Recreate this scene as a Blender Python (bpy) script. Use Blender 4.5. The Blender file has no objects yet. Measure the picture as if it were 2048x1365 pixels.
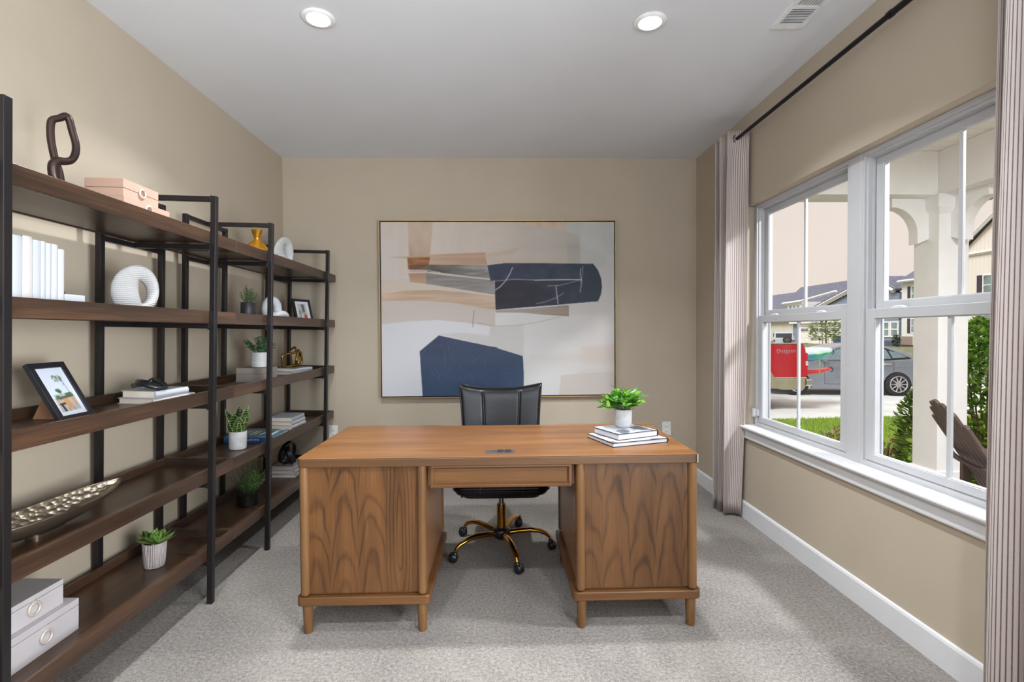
import bpy, bmesh, math, random
import numpy as np
from mathutils import Vector, Matrix, Euler
random.seed(7); np.random.seed(7)
C = bpy.context.scene
COL = C.collection
R = math.radians
PI = math.pi

# ---------------------------------------------------------------- room numbers (metres)
XL, XR, YB, YF, ZC = -1.785, 1.678, 4.214, -1.9, 2.74
EYE = 1.2843

# ---------------------------------------------------------------- camera
cam_d = bpy.data.cameras.new('camera'); cam = bpy.data.objects.new('camera', cam_d); COL.objects.link(cam)
yaw, pit, rol = .026037, .01804, -.00606
fw = Vector((math.sin(yaw)*math.cos(pit), math.cos(yaw)*math.cos(pit), -math.sin(pit)))
rt = Vector((math.cos(yaw), -math.sin(yaw), 0)); up = rt.cross(fw)
rr = rt*math.cos(rol)+up*math.sin(rol); uu = up*math.cos(rol)-rt*math.sin(rol)
m = Matrix((rr, uu, -fw)).transposed().to_4x4(); m.translation = (0, 0, EYE)
cam.matrix_world = m
cam_d.sensor_fit = 'HORIZONTAL'; cam_d.sensor_width = 36; cam_d.lens = 36*1000/2048
cam_d.clip_start = .05; cam_d.clip_end = 500
C.camera = cam

# ---------------------------------------------------------------- world, sun, exposure
C.view_settings.view_transform = 'Standard'; C.view_settings.look = 'None'
C.view_settings.gamma = 1; C.view_settings.use_curve_mapping = False
C.view_settings.exposure = 0.0
w = bpy.data.worlds.new('sky'); C.world = w; w.use_nodes = True
bg = w.node_tree.nodes['Background']; bg.inputs[0].default_value = (.93, .80, .73, 1); bg.inputs[1].default_value = 1.0
sd = bpy.data.lights.new('sun', 'SUN'); sd.energy = 3.4; sd.angle = R(25); sd.color = (.94, .98, 1)
so = bpy.data.objects.new('sun', sd); COL.objects.link(so)
so.rotation_euler = Vector((.58, .36, -.72)).to_track_quat('-Z', 'Y').to_euler()

def area(name, loc, target, sx, sy, power, color=(1, 1, 1), shape='RECTANGLE'):
    d = bpy.data.lights.new(name, 'AREA'); d.shape = shape; d.size = sx; d.size_y = sy; d.energy = power; d.color = color
    o = bpy.data.objects.new(name, d); COL.objects.link(o); o.location = loc
    o.rotation_euler = (Vector(target)-Vector(loc)).to_track_quat('-Z', 'Y').to_euler()
    return o
FILL = 10; UPL = 104; CAN = 26; SIDE = 84
area('rear_fill', (0, YF+.12, 1.45), (0, 2, 1.5), 2.6, 1.8, FILL, (.93, .97, 1))  # unseen soft fill added behind the camera for the back wall
area('side_fill', (XR-.06, .22, 1.12), (-1.6, 2.0, 1.10), 1.6, 1.3, SIDE, (.89, .95, 1)).data.spread = R(105)  # unseen fill panel added beside the frame to brighten the left wall
area('ceiling_fill', (0, -.9, 1.9), (0, -.3, 2.74), 2.4, 1.6, UPL, (.82, .91, 1))  # unseen fill added behind the camera to throw light onto the ceiling

# ---------------------------------------------------------------- materials
def lin(c):
    return tuple(((v/255)/12.92 if v/255 <= .04045 else ((v/255+.055)/1.055)**2.4) for v in c)
class NT:
    def __init__(s, name):
        s.m = bpy.data.materials.new(name); s.m.use_nodes = True
        s.t = s.m.node_tree; s.b = s.t.nodes['Principled BSDF']; s.out = s.t.nodes['Material Output']
    def n(s, typ, **kw):
        x = s.t.nodes.new(typ)
        for k, v in kw.items(): setattr(x, k, v)
        return x
    def l(s, a, b): s.t.links.new(a, b)
    def put(s, sock, v):
        if hasattr(v, 'is_linked') or isinstance(v, bpy.types.NodeSocket): s.l(v, sock)
        else: sock.default_value = v
    def math(s, op, a, b=None, c=None):
        x = s.n('ShaderNodeMath', operation=op)
        for i, v in enumerate((a, b, c)):
            if v is not None: s.put(x.inputs[i], v)
        return x.outputs[0]
    def obj(s): return s.n('ShaderNodeTexCoord').outputs['Object']
    def sep(s, v):
        x = s.n('ShaderNodeSeparateXYZ'); s.l(v, x.inputs[0]); return x.outputs
    def comb(s, a, b, c):
        x = s.n('ShaderNodeCombineXYZ')
        for i, v in enumerate((a, b, c)): s.put(x.inputs[i], v)
        return x.outputs[0]
    def noise(s, vec, scale, detail=2, rough=.5, dist=0):
        x = s.n('ShaderNodeTexNoise'); s.l(vec, x.inputs['Vector'])
        x.inputs['Scale'].default_value = scale; x.inputs['Detail'].default_value = detail
        x.inputs['Roughness'].default_value = rough; x.inputs['Distortion'].default_value = dist
        return x.outputs['Fac']
    def scale(s, vec, sx, sy, sz):
        x = s.n('ShaderNodeMapping'); s.l(vec, x.inputs[0]); x.inputs['Scale'].default_value = (sx, sy, sz); return x.outputs[0]
    def ramp(s, fac, stops):
        x = s.n('ShaderNodeValToRGB'); s.l(fac, x.inputs[0]); e = x.color_ramp.elements
        while len(e) < len(stops): e.new(.5)
        for q, (p, c) in zip(e, stops): q.position = p; q.color = (*lin(c), 1)
        return x.outputs[0]
    def mix(s, fac, a, b, typ='MIX'):
        x = s.n('ShaderNodeMix', data_type='RGBA', blend_type=typ); s.put(x.inputs[0], fac)
        s.put(x.inputs[6], a if not isinstance(a, tuple) else (*lin(a), 1)); s.put(x.inputs[7], b if not isinstance(b, tuple) else (*lin(b), 1))
        return x.outputs[2]
    def bump(s, h, strength=.3, dist=.01):
        x = s.n('ShaderNodeBump'); x.inputs['Strength'].default_value = strength; x.inputs['Distance'].default_value = dist
        s.l(h, x.inputs['Height']); s.l(x.outputs[0], s.b.inputs['Normal'])
    def fin(s, col=None, rough=.5, metal=0, spec=.5):
        if col is not None: s.put(s.b.inputs['Base Color'], (*lin(col), 1) if isinstance(col, tuple) else col)
        s.put(s.b.inputs['Roughness'], rough); s.b.inputs['Metallic'].default_value = metal
        s.b.inputs['Specular IOR Level'].default_value = spec
        return s.m

def plain(name, col, rough=.5, metal=0, spec=.5, var=.06, vs=8, bump=0, bs=200, bd=.002):
    """painted / moulded surface: slight procedural tone variation, optional fine bump"""
    k = NT(name); o = k.obj(); f = k.noise(o, vs, 3)
    lo = tuple(max(0, v*(1-var)) for v in col); hi = tuple(min(255, v*(1+var)) for v in col)
    c = k.ramp(f, [(.3, lo), (.7, hi)])
    if bump: k.bump(k.noise(o, bs, 2), bump, bd)
    return k.fin(c, rough, metal, spec)

def wood(name, tones, axis='z', cathedral=True, rough=.35, fig=1.0, spec=.5, off=0.0):
    """tones dark, mid, light; axis = grain direction; cathedral figure from tilted growth rings"""
    k = NT(name); x, y, z = k.sep(k.obj())
    a, b, g = {'z': (x, y, z), 'x': (y, z, x), 'y': (x, z, y)}[axis]
    a = k.math('ADD', a, off)
    v = k.comb(a, b, k.math('MULTIPLY', g, .12))
    wob = k.noise(v, 5, 3)
    fine = k.noise(k.comb(k.math('MULTIPLY', a, 420), k.math('MULTIPLY', b, 420), k.math('MULTIPLY', g, 5)), 1, 3, .6)
    broad = k.noise(k.comb(k.math('MULTIPLY', a, 14), k.math('MULTIPLY', b, 14), k.math('MULTIPLY', g, 1.2)), 1, 3)
    f = k.math('ADD', k.math('MULTIPLY', fine, .45), k.math('MULTIPLY', broad, .55))
    if cathedral:
        W_ = .118; t_ = k.math('MULTIPLY', k.math('ADD', a, k.math('MULTIPLY', wob, .03)), 1/W_)
        idx = k.math('FLOOR', t_); aa = k.math('MULTIPLY', k.math('SUBTRACT', k.math('FRACT', t_), .5), W_)
        wn = k.n('ShaderNodeTexWhiteNoise', noise_dimensions='1D'); k.put(wn.inputs['W'], idx); rn = wn.outputs['Value']
        sgn = k.math('SIGN', k.math('SUBTRACT', rn, .45))
        sway = k.noise(k.comb(k.math('MULTIPLY', a, 6), idx, k.math('MULTIPLY', g, 4)), 1, 2)
        gg = k.math('ADD', k.math('MULTIPLY', k.math('MULTIPLY', g, sgn), .085), k.math('ADD', k.math('MULTIPLY', rn, .07), k.math('MULTIPLY', sway, .035)))
        r = k.math('SQRT', k.math('ADD', k.math('MULTIPLY', aa, aa), k.math('MULTIPLY', gg, gg)))
        w_ = k.math('SINE', k.math('ADD', k.math('MULTIPLY', r, 430*fig), k.math('MULTIPLY', wob, 5)))
        w_ = k.math('POWER', k.math('MULTIPLY_ADD', w_, .5, .5), 4.5)
        amp = k.math('MULTIPLY', k.noise(k.comb(k.math('MULTIPLY', a, 9), idx, k.math('MULTIPLY', g, 2.5)), 1, 2), .29)
        f = k.math('SUBTRACT', k.math('ADD', f, .02), k.math('MULTIPLY', w_, amp))
    c = k.ramp(f, [(.22, tones[0]), (.48, tones[1]), (.72, tones[2])])
    k.bump(fine, .06, .001)
    return k.fin(c, k.math('ADD', rough-.06, k.math('MULTIPLY', broad, .12)), 0, spec)

# ---------------------------------------------------------------- mesh builder
class MB:
    def __init__(s): s.bm = bmesh.new(); s.uv = None
    def face(s, vs):
        try: return s.bm.faces.new(vs)
        except ValueError: return None
    def box(s, x0, x1, y0, y1, z0, z1, mtx=None):
        p = [(x, y, z) for x in (x0, x1) for y in (y0, y1) for z in (z0, z1)]
        if mtx: p = [mtx @ Vector(q) for q in p]
        v = [s.bm.verts.new(q) for q in p]
        for f in ((0, 1, 3, 2), (4, 6, 7, 5), (0, 4, 5, 1), (2, 3, 7, 6), (0, 2, 6, 4), (1, 5, 7, 3)): s.face([v[i] for i in f])
        return s
    def cbox(s, c, d, mtx=None):
        return s.box(c[0]-d[0]/2, c[0]+d[0]/2, c[1]-d[1]/2, c[1]+d[1]/2, c[2]-d[2]/2, c[2]+d[2]/2, mtx)
    def tube(s, pts, r, n=10, closed=False, caps=True, flat=1.0, ref=None):
        pts = [Vector(p) for p in pts]; N = len(pts)
        rs = r if isinstance(r, (list, tuple)) else [r]*N
        def tan(i):
            if closed: return (pts[(i+1) % N]-pts[i-1]).normalized()
            return (pts[min(i+1, N-1)]-pts[max(i-1, 0)]).normalized()
        t0 = tan(0); a = Vector(ref) if ref else (Vector((0, 0, 1)) if abs(t0.z) < .9 else Vector((1, 0, 0)))
        nrm = (a-t0*a.dot(t0)).normalized(); rings = []
        nr = [nrm.copy()]
        for i in range(1, N):
            t = tan(i); nrm = (nrm-t*nrm.dot(t)).normalized(); nr.append(nrm.copy())
        twist = 0
        if closed:
            t = tan(0); q = (nrm-t*nrm.dot(t)).normalized(); bt = t.cross(nr[0]); twist = math.atan2(q.dot(bt), q.dot(nr[0]))
        for i in range(N):
            t = tan(i); u = nr[i]; b = t.cross(u); ang = -twist*i/N
            rings.append([s.bm.verts.new(pts[i]+(u*math.cos(2*PI*k/n+ang)*flat+b*math.sin(2*PI*k/n+ang))*rs[i]) for k in range(n)])
        for i in range(N if closed else N-1):
            A, B = rings[i], rings[(i+1) % N]
            for k in range(n): s.face((A[k], A[(k+1) % n], B[(k+1) % n], B[k]))
        if caps and not closed: s.face(rings[0][::-1]); s.face(rings[-1])
        return s
    def cyl(s, p0, p1, r0, r1=None, n=20): return s.tube([p0, p1], [r0, r0 if r1 is None else r1], n)
    def lathe(s, prof, n=32, c=(0, 0, 0), cap0=True, cap1=True):
        rings = [[s.bm.verts.new((c[0]+r*math.cos(2*PI*k/n), c[1]+r*math.sin(2*PI*k/n), c[2]+z)) for k in range(n)] for r, z in prof]
        for A, B in zip(rings, rings[1:]):
            for k in range(n): s.face((A[k], A[(k+1) % n], B[(k+1) % n], B[k]))
        if cap0: s.face(rings[0][::-1])
        if cap1: s.face(rings[-1])
        return s
    def prism(s, poly, f0, f1):
        """poly: 2-D list; f0,f1 map (a,b)->3-D for the two ends"""
        A = [s.bm.verts.new(f0(*p)) for p in poly]; B = [s.bm.verts.new(f1(*p)) for p in poly]; n = len(poly)
        s.face(A[::-1]); s.face(B)
        for k in range(n): s.face((A[k], A[(k+1) % n], B[(k+1) % n], B[k]))
        return s
    def loft(s, loops, cap=True):
        rings = [[s.bm.verts.new(p) for p in L] for L in loops]; n = len(rings[0])
        for A, B in zip(rings, rings[1:]):
            for k in range(n): s.face((A[k], A[(k+1) % n], B[(k+1) % n], B[k]))
        if cap: s.face(rings[0][::-1]); s.face(rings[-1])
        return s
    def grid(s, f, nu, nv, uvf=None, wrap_u=False):
        V = [[s.bm.verts.new(f(i/(nu-(0 if wrap_u else 1)), j/(nv-1))) for j in range(nv)] for i in range(nu)]
        if uvf and s.uv is None: s.uv = s.bm.loops.layers.uv.new('UVMap')
        for i in range(nu if wrap_u else nu-1):
            for j in range(nv-1):
                i2 = (i+1) % nu; fc = s.face((V[i][j], V[i2][j], V[i2][j+1], V[i][j+1]))
                if uvf and fc:
                    for L, (p, q) in zip(fc.loops, ((i, j), (i+1, j), (i+1, j+1), (i, j+1))): L[s.uv].uv = uvf(p/(nu-1), q/(nv-1))
        return V
    def build(s, name, mt, parent=None, smooth=None, bevel=0, seg=2, mod=None):
        bmesh.ops.recalc_face_normals(s.bm, faces=s.bm.faces)
        me = bpy.data.meshes.new(name); s.bm.to_mesh(me); s.bm.free()
        o = bpy.data.objects.new(name, me); COL.objects.link(o)
        if mt: me.materials.append(mt)
        if parent: o.parent = parent
        if smooth:
            me.shade_smooth(); me.set_sharp_from_angle(angle=R(smooth if smooth is not True else 40))
        if bevel:
            b = o.modifiers.new('bevel', 'BEVEL'); b.width = bevel; b.segments = seg; b.limit_method = 'ANGLE'; b.angle_limit = R(40)
        if mod == 'sub':
            b = o.modifiers.new('sub', 'SUBSURF'); b.levels = b.render_levels = 2
        return o
def rrect(w, d, r, n=5, cx=0, cy=0):
    out = []
    for sx, sy, a0 in ((1, 1, 0), (-1, 1, 90), (-1, -1, 180), (1, -1, 270)):
        for i in range(n+1):
            a = R(a0+90*i/n); out.append((cx+sx*(w/2-r)+r*math.cos(a), cy+sy*(d/2-r)+r*math.sin(a)))
    return out
def thing(name, label, cat, loc=(0, 0, 0), rz=0, group=None):
    o = bpy.data.objects.new(name, None); COL.objects.link(o); o.location = loc; o.rotation_euler = (0, 0, rz); o.empty_display_size = .05
    o['label'] = label; o['category'] = cat
    if group: o['group'] = group
    return o
def tag(o, label, cat, group=None):
    o['label'] = label; o['category'] = cat
    if group: o['group'] = group
    return o
def struct(o): o['kind'] = 'structure'; return o
def stuff(o): o['kind'] = 'stuff'; return o
def shared(name, me, parent, mtx):
    o = bpy.data.objects.new(name, me); COL.objects.link(o); o.parent = parent; o.matrix_local = mtx; return o
def copy_tree(o, parent=None):
    c = o.copy(); COL.objects.link(c)
    if parent: c.parent = parent
    for ch in list(o.children): copy_tree(ch, c)
    return c

# ================================================================ ROOM SHELL
M_wall = plain('wall_paint', (180, 167, 149), .75, var=.012, vs=3, bump=.05, bs=350, bd=.001, spec=.25)
M_ceil = plain('ceiling_paint', (224, 226, 230), .85, var=.008, vs=3, bump=.05, bs=300, bd=.001, spec=.2)
M_trim = plain('white_trim_paint', (212, 212, 214), .4, var=.008, spec=.4)
M_vinyl = plain('white_vinyl', (184, 184, 186), .4, var=.008, spec=.4)
def carpet():
    k = NT('carpet_pile'); o = k.obj(); x, y, z = k.sep(o)
    tuft = k.noise(o, 260, 2, .6); clump = k.noise(o, 75, 3, .6); fleck = k.noise(o, 620, 1); patch = k.noise(o, 2.2, 2, .5, .8)
    # vacuum tracks: soft bands of pile leaning the other way
    d = k.math('ADD', k.math('MULTIPLY', x, .8), k.math('MULTIPLY', y, .5))
    trk = k.math('SINE', k.math('ADD', k.math('MULTIPLY', d, 10), k.math('MULTIPLY', patch, 9)))
    f = k.math('ADD', k.math('ADD', k.math('MULTIPLY', tuft, .62), k.math('MULTIPLY', clump, .62)), k.math('SUBTRACT', k.math('MULTIPLY', trk, .035), .10))
    f = k.math('ADD', f, k.math('MULTIPLY', k.math('SUBTRACT', patch, .5), .12))
    c = k.ramp(f, [(.27, (58, 50, 44)), (.5, (126, 117, 109)), (.73, (170, 160, 151))])
    k.bump(k.math('ADD', k.math('MULTIPLY', tuft, .5), k.math('ADD', clump, k.math('MULTIPLY', fleck, .35))), .9, .012)
    m_ = k.fin(c, .95, 0, .1); k.b.inputs['Sheen Weight'].default_value = .25; return m_
M_carpet = carpet()
struct(MB().box(XL-.1, XR+.16, YF-.1, YB+.1, -.1, 0).build('floor', M_carpet))
struct(MB().box(XL-.1, XR+.16, YF-.1, YB+.1, ZC, ZC+.12).build('ceiling', M_ceil))
struct(MB().box(XL-.1, XL, YF, YB, 0, ZC).build('wall_left', M_wall))
struct(MB().box(XL-.1, XR+.16, YB, YB+.1, 0, ZC).build('wall_back', M_wall))
struct(MB().box(XL-.1, XR+.16, YF-.1, YF, 0, ZC).build('wall_front', M_wall))
# right wall with the drywall-returned window opening
OY0, OY1, OZ0, OZ1 = 1.425, 3.372, .60, 2.125
b = MB()
b.box(XR, XR+.16, YF, OY0, 0, ZC); b.box(XR, XR+.16, OY1, YB, 0, ZC)
b.box(XR, XR+.16, OY0, OY1, 0, OZ0); b.box(XR, XR+.16, OY0, OY1, OZ1, ZC)
struct(b.build('wall_right', M_wall))
def base_prof(h=.118, t=.013): return [(0, 0), (t, 0), (t, h-.014), (t*.72, h-.004), (t*.3, h), (0, h)]
struct(MB().prism(base_prof(), lambda a, z: (XR-a, YF, z), lambda a, z: (XR-a, YB, z)).build('baseboard_right', M_trim))
struct(MB().prism(base_prof(), lambda a, z: (XL+.013, YB-a, z), lambda a, z: (XR-.013, YB-a, z)).build('baseboard_back', M_trim))
struct(MB().prism(base_prof(t=.007), lambda a, z: (XL+a, YF, z), lambda a, z: (XL+a, YB, z)).build('baseboard_left', M_trim))
# window stool + apron
b = MB(); b.prism([(1.635, .632), (1.64, .622), (1.70, .620), (1.752, .622), (1.752, .642), (1.64, .642), (1.636, .639)], lambda x, z: (x, OY0-.05, z), lambda x, z: (x, OY1+.055, z))
struct(b.build('trim_1', M_trim, bevel=.002))
struct(MB().prism([(XR, .556), (XR-.016, .556), (XR-.018, .562), (XR-.018, .621), (XR, .621)], lambda x, z: (x, OY0-.02, z), lambda x, z: (x, OY1+.012, z)).build('trim_2', M_trim))

# ---------------------------------------------------------------- windows
def glass_mat():
    k = NT('window_glass'); t = k.t; t.nodes.remove(k.b)
    tr = k.n('ShaderNodeBsdfTransparent'); tr.inputs[0].default_value = (.97, .985, .98, 1)
    gl = k.n('ShaderNodeBsdfGlossy'); gl.inputs['Roughness'].default_value = .02
    fr = k.n('ShaderNodeFresnel'); fr.inputs[0].default_value = 1.25
    mx = k.n('ShaderNodeMixShader'); bf = k.n('ShaderNodeNewGeometry').outputs['Backfacing']; k.l(k.math('MULTIPLY', fr.outputs[0], k.math('SUBTRACT', 1, bf)), mx.inputs[0]); k.l(tr.outputs[0], mx.inputs[1]); k.l(gl.outputs[0], mx.inputs[2])
    k.l(mx.outputs[0], k.out.inputs[0]); return k.m
M_glass = glass_mat()
M_lock = plain('lock_white', (196, 196, 199), .3)
def ring_yz(b, x0, x1, y0, y1, z0, z1, w, wz0=None, wz1=None):
    wz0 = w if wz0 is None else wz0; wz1 = w if wz1 is None else wz1
    b.box(x0, x1, y0, y0+w, z0, z1); b.box(x0, x1, y1-w, y1, z0, z1)
    b.box(x0, x1, y0+w, y1-w, z0, z0+wz0); b.box(x0, x1, y0+w, y1-w, z1-wz1, z1)
def window(name, ya, yb):
    r = bpy.data.objects.new(name, None); COL.objects.link(r); r.location = (1.735, ya, .642); r['kind'] = 'structure'
    W = yb-ya; H = OZ1-.642
    b = MB(); ring_yz(b, 0, .095, 0, W, 0, H, .020, .022, .020)           # jamb box
    ring_yz(b, .012, .090, .019, W-.019, .02, H-.019, .010); b.build('window_frame', M_vinyl, r, bevel=.0015)
    b = MB(); ring_yz(b, .034, .044, .028, W-.028, .028, H-.028, .006); ring_yz(b, .080, .088, .028, W-.028, .028, H-.028, .008); b.build('sash_track', M_vinyl, r)
    zm = 1.388-.642
    # upper sash (outer), lower sash (inner)
    for nm, x0, x1, z0, z1, st, rb, rt_ in (('upper_sash', .048, .078, zm-.012, H-.028, .046, .040, .038), ('lower_sash', .008, .040, .026, zm-.006, .046, .034, .044)):
        b = MB(); ring_yz(b, x0, x1, .030, W-.030, z0, z1, st, rb, rt_)
        g0, g1, h0, h1 = .030+st, W-.030-st, z0+rb, z1-rt_
        ring_yz(b, x0+.004, x1-.004, g0-.002, g1+.002, h0-.002, h1+.002, .006)   # glazing bead
        s = b.build(nm, M_vinyl, r, bevel=.002)
        xm = (x0+x1)/2
        MB().box(xm-.004, xm+.004, g0, g1, h0, h1).build('pane', M_glass, s)
        MB().box(xm-.007, xm+.007, (g0+g1)/2-.0085, (g0+g1)/2+.0085, h0, h1).build('muntin', M_vinyl, s, bevel=.002)
        if nm == 'upper_sash':
            for q in (.28, .78):
                c = W*q; MB().loft([rrect(.018, .075, .008, 4, .03, c) and [(p[0], p[1], zm-.006) for p in rrect(.022, .085, .010, 4, .026, c)], [(p[0], p[1], zm+.001) for p in rrect(.020, .06, .009, 4, .026, c)], [(p[0], p[1], zm+.005) for p in rrect(.012, .032, .005, 4, .026, c)]]).build('sash_lock', M_lock, s, smooth=40)
    return r
W1 = window('window_1', 2.431, 3.345)
W2 = window('window_2', 1.446, 2.357)
struct(MB().box(1.733, 1.83, 2.357, 2.431, .642, OZ1).build('trim_3', M_vinyl, bevel=.003))
struct(MB().box(1.745, 1.83, 3.345, OY1, .60, OZ1).build('trim_4', M_vinyl))
struct(MB().box(1.745, 1.83, OY0, 1.446, .60, OZ1).build('trim_5', M_vinyl))
struct(MB().box(1.752, 1.838, OY0, OY1, .60, .642).build('trim_6', M_vinyl))
st = MB(); st.box(1.716, 1.736, 3.328, 3.352, .70, .755); st.box(1.728, 1.742, 3.296, 3.330, .71, .752)
st.build('tilt_latch', M_lock, None, bevel=.003); o = bpy.data.objects['tilt_latch']; o.parent = W1; o.matrix_parent_inverse = Matrix.Translation(W1.location).inverted()

# ---------------------------------------------------------------- ceiling cans + register, outlets
def emit_mat(name, col, s):
    k = NT(name); k.b.inputs['Emission Color'].default_value = (*col, 1); k.b.inputs['Emission Strength'].default_value = s; return k.fin((240, 240, 240), .5)
M_lens = emit_mat('lamp_lens', (1, .97, .93), 9)
M_can = plain('can_trim_white', (240, 240, 240), .5)
def downlight(x, y, label):
    t = thing('recessed_light', label, 'ceiling light', (x, y, ZC), 0, 'recessed ceiling lights')
    MB().lathe([(.050, -.001), (.074, -.001), (.076, -.004), (.070, -.008), (.054, -.010), (.050, -.006), (.050, -.001)], 40, cap0=False, cap1=False).build('trim_ring', M_can, t, smooth=50)
    MB().lathe([(.001, -.0065), (.030, -.0065), (.051, -.0055)], 40, cap1=False).build('lens', M_lens, t, smooth=60)
    d = bpy.data.lights.new('downlight_lamp', 'AREA'); d.shape = 'DISK'; d.size = .10; d.energy = CAN; d.color = (.92, .965, 1); d.spread = R(124)
    l = bpy.data.objects.new('downlight_lamp', d); COL.objects.link(l); l.parent = t; l.location = (0, 0, -.012)
    return t
downlight(-.823, 2.356, 'white round recessed ceiling light, the left one of the two in view')
downlight(.719, 2.357, 'white round recessed ceiling light, right one of the two, nearer the window')
downlight(-.823, .25, 'white round recessed ceiling light behind the viewpoint on the shelf side')
downlight(.719, .25, 'white round recessed ceiling light behind the viewpoint on the window side')
M_grille = plain('register_white', (232, 232, 232), .5); M_dark = plain('pale_gap', (178, 178, 178), .8)
t = thing('ceiling_vent', 'white rectangular ceiling air register with two banks of louvres near the window', 'vent', (1.388, 2.215, ZC))
b = MB(); W_, L_ = .152, .36
for x0, x1, y0, y1 in ((-W_/2, W_/2, -L_/2, -L_/2+.03), (-W_/2, W_/2, L_/2-.035, L_/2), (-W_/2, -W_/2+.022, -L_/2+.03, L_/2-.035), (W_/2-.022, W_/2, -L_/2+.03, L_/2-.035), (-W_/2+.022, W_/2-.022, .012, .032)):
    b.box(x0, x1, y0, y1, -.007, -.0003)
b.build('frame', M_grille, t)
MB().box(-W_/2+.02, W_/2-.02, -L_/2+.03, L_/2-.035, -.0015, -.0002).build('backing', M_dark, t)
for i in range(9):
    y = .045+i*.0115
    if y < L_/2-.04: MB().cbox((0, 0, 0), (W_-.046, .009, .0016), Matrix.Translation((0, y, -.005)) @ Matrix.Rotation(R(32), 4, 'X')).build('louvre', M_grille, t)
for i in range(9):
    x = -.048+i*.012
    MB().cbox((0, 0, 0), (.009, .150, .0016), Matrix.Translation((x, -.068, -.005)) @ Matrix.Rotation(R(-32), 4, 'Y')).build('louvre', M_grille, t)
MB().cyl((0, L_/2-.016, -.0085), (0, L_/2-.016, -.006), .004, n=10).build('screw', M_can, t)
M_plate = plain('outlet_white', (228, 226, 222), .35); M_slot = plain('outlet_slot', (45, 42, 40), .6)
def outlet(x, z, label):
    t = thing('wall_outlet', label, 'outlet', (x, YB, z), 0, 'wall outlets on the back wall')
    MB().box(-.037, .037, -.005, 0, -.059, .059).build('cover_plate', M_plate, t, bevel=.003)
    for s in (-1, 1):
        r = MB().loft([[(p[0], -.0052, p[1]+s*.0205) for p in rrect(.033, .028, .010, 5)], [(p[0], -.0075, p[1]+s*.0205) for p in rrect(.031, .026, .009, 5)]]).build('receptacle', M_plate, t)
        q = MB(); q.box(-.008, -.006, -.0082, -.0072, s*.0205-.002, s*.0205+.007); q.box(.006, .008, -.0082, -.0072, s*.0205-.001, s*.0205+.006); q.cyl((0, -.0082, s*.0205-.008), (0, -.0072, s*.0205-.008), .0025, n=8)
        q.build('slot', M_slot, r)
    MB().cyl((0, -.0062, 0), (0, -.0045, 0), .003, n=10).build('screw', M_can, t)
outlet(1.4225, .453, 'white wall outlet on the back wall right of the desk')
outlet(-1.393, .453, 'white wall outlet on the back wall behind the far shelf post')

# ---------------------------------------------------------------- curtains + rod
def stripe_fabric():
    k = NT('striped_linen'); uv = k.n('ShaderNodeTexCoord').outputs['UV']; x, y, z = k.sep(uv)
    n1 = k.noise(k.comb(k.math('MULTIPLY', x, 900), k.math('MULTIPLY', y, 60), 0), 1, 2)
    u = k.math('ADD', k.math('MULTIPLY', x, 1/.0125), k.math('MULTIPLY', n1, .10))
    f = k.math('ABSOLUTE', k.math('SUBTRACT', k.math('FRACT', u), .5))
    wv = k.noise(k.comb(k.math('MULTIPLY', x, 1800), k.math('MULTIPLY', y, 1800), 0), 1, 1)
    c = k.ramp(k.math('ADD', f, k.math('MULTIPLY', k.math('SUBTRACT', wv, .5), .05)), [(.08, (116, 101, 99)), (.18, (212, 199, 192))])
    k.bump(wv, .25, .001)
    m_ = k.fin(c, .9, 0, .15)
    tl = k.n('ShaderNodeBsdfTranslucent'); k.l(c, tl.inputs[0]); mx = k.n('ShaderNodeMixShader'); mx.inputs[0].default_value = .22
    k.l(k.b.outputs[0], mx.inputs[1]); k.l(tl.outputs[0], mx.inputs[2]); k.l(mx.outputs[0], k.out.inputs[0]); return m_
M_fab = stripe_fabric()
M_blackmetal = plain('black_rod_metal', (30, 29, 32), .38, .6, var=.05)
M_grommet = plain('grommet_pewter', (112, 108, 106), .35, .9)
RODX, RODZ = 1.592, 2.562
def curtain(label, path, ztop, zbot, width, grom):
    """path(t, h): plan position for along-fabric t in 0..1 at height fraction h (0 bottom)"""
    t = thing('curtain', label, 'curtain', (RODX, path(0, 1)[1], 0), 0)
    ox, oy = RODX, path(0, 1)[1]
    def f(u, v):
        x, y = path(u, v); return (x-ox, y-oy, zbot+(ztop-zbot)*v)
    b = MB(); b.grid(f, 90, 34, lambda u, v: (u*width, v*(ztop-zbot)))
    o = b.build('fabric', M_fab, t, smooth=180)
    s = o.modifiers.new('thickness', 'SOLIDIFY'); s.thickness = .003
    for (x, y, nx, ny) in grom:
        n = Vector((nx, ny, 0)).normalized(); u = n.cross(Vector((0, 0, 1))); c = Vector((x-ox, y-oy, RODZ))
        MB().tube([c+(u*math.cos(2*PI*i/28)+Vector((0, 0, 1))*math.sin(2*PI*i/28))*.026 for i in range(28)], .0055, 8, closed=True).build('grommet', M_grommet, t, smooth=60)
    return t
def far_path(u, v):
    ph = u*6; a = .066*(1-.18*(1-v)*(1 if ph < 1.2 else .3))
    x = RODX+a*math.cos(PI*ph)*1.0+.006*math.sin(5*v+ph*2)
    y = 3.268+u*.29+.095*(1-v)*(1-u)*(.4+.6*(1-v)) + .03*(math.sin(PI*ph)**2)*(1 if v < .95 else .5)
    # second fold pushed forward towards the floor
    return x, y
curtain('striped linen curtain panel bunched in the far corner beside the window', far_path, 2.612, .018, 1.15, [(RODX, 3.318, .35, -1)])
def near_path(u, v):
    ph = u*6
    x = RODX-(.050+.026*(1-v))*math.cos(PI*ph)-.016*(0 if ph < 1 else min(1, ph-1))-.022*(1-v)*(0 if ph < 1 else min(1, ph-1)) - .004*math.sin(4*v)
    y = 1.515-.021*ph-.05*max(0, ph-2.2)
    return x, y
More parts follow.
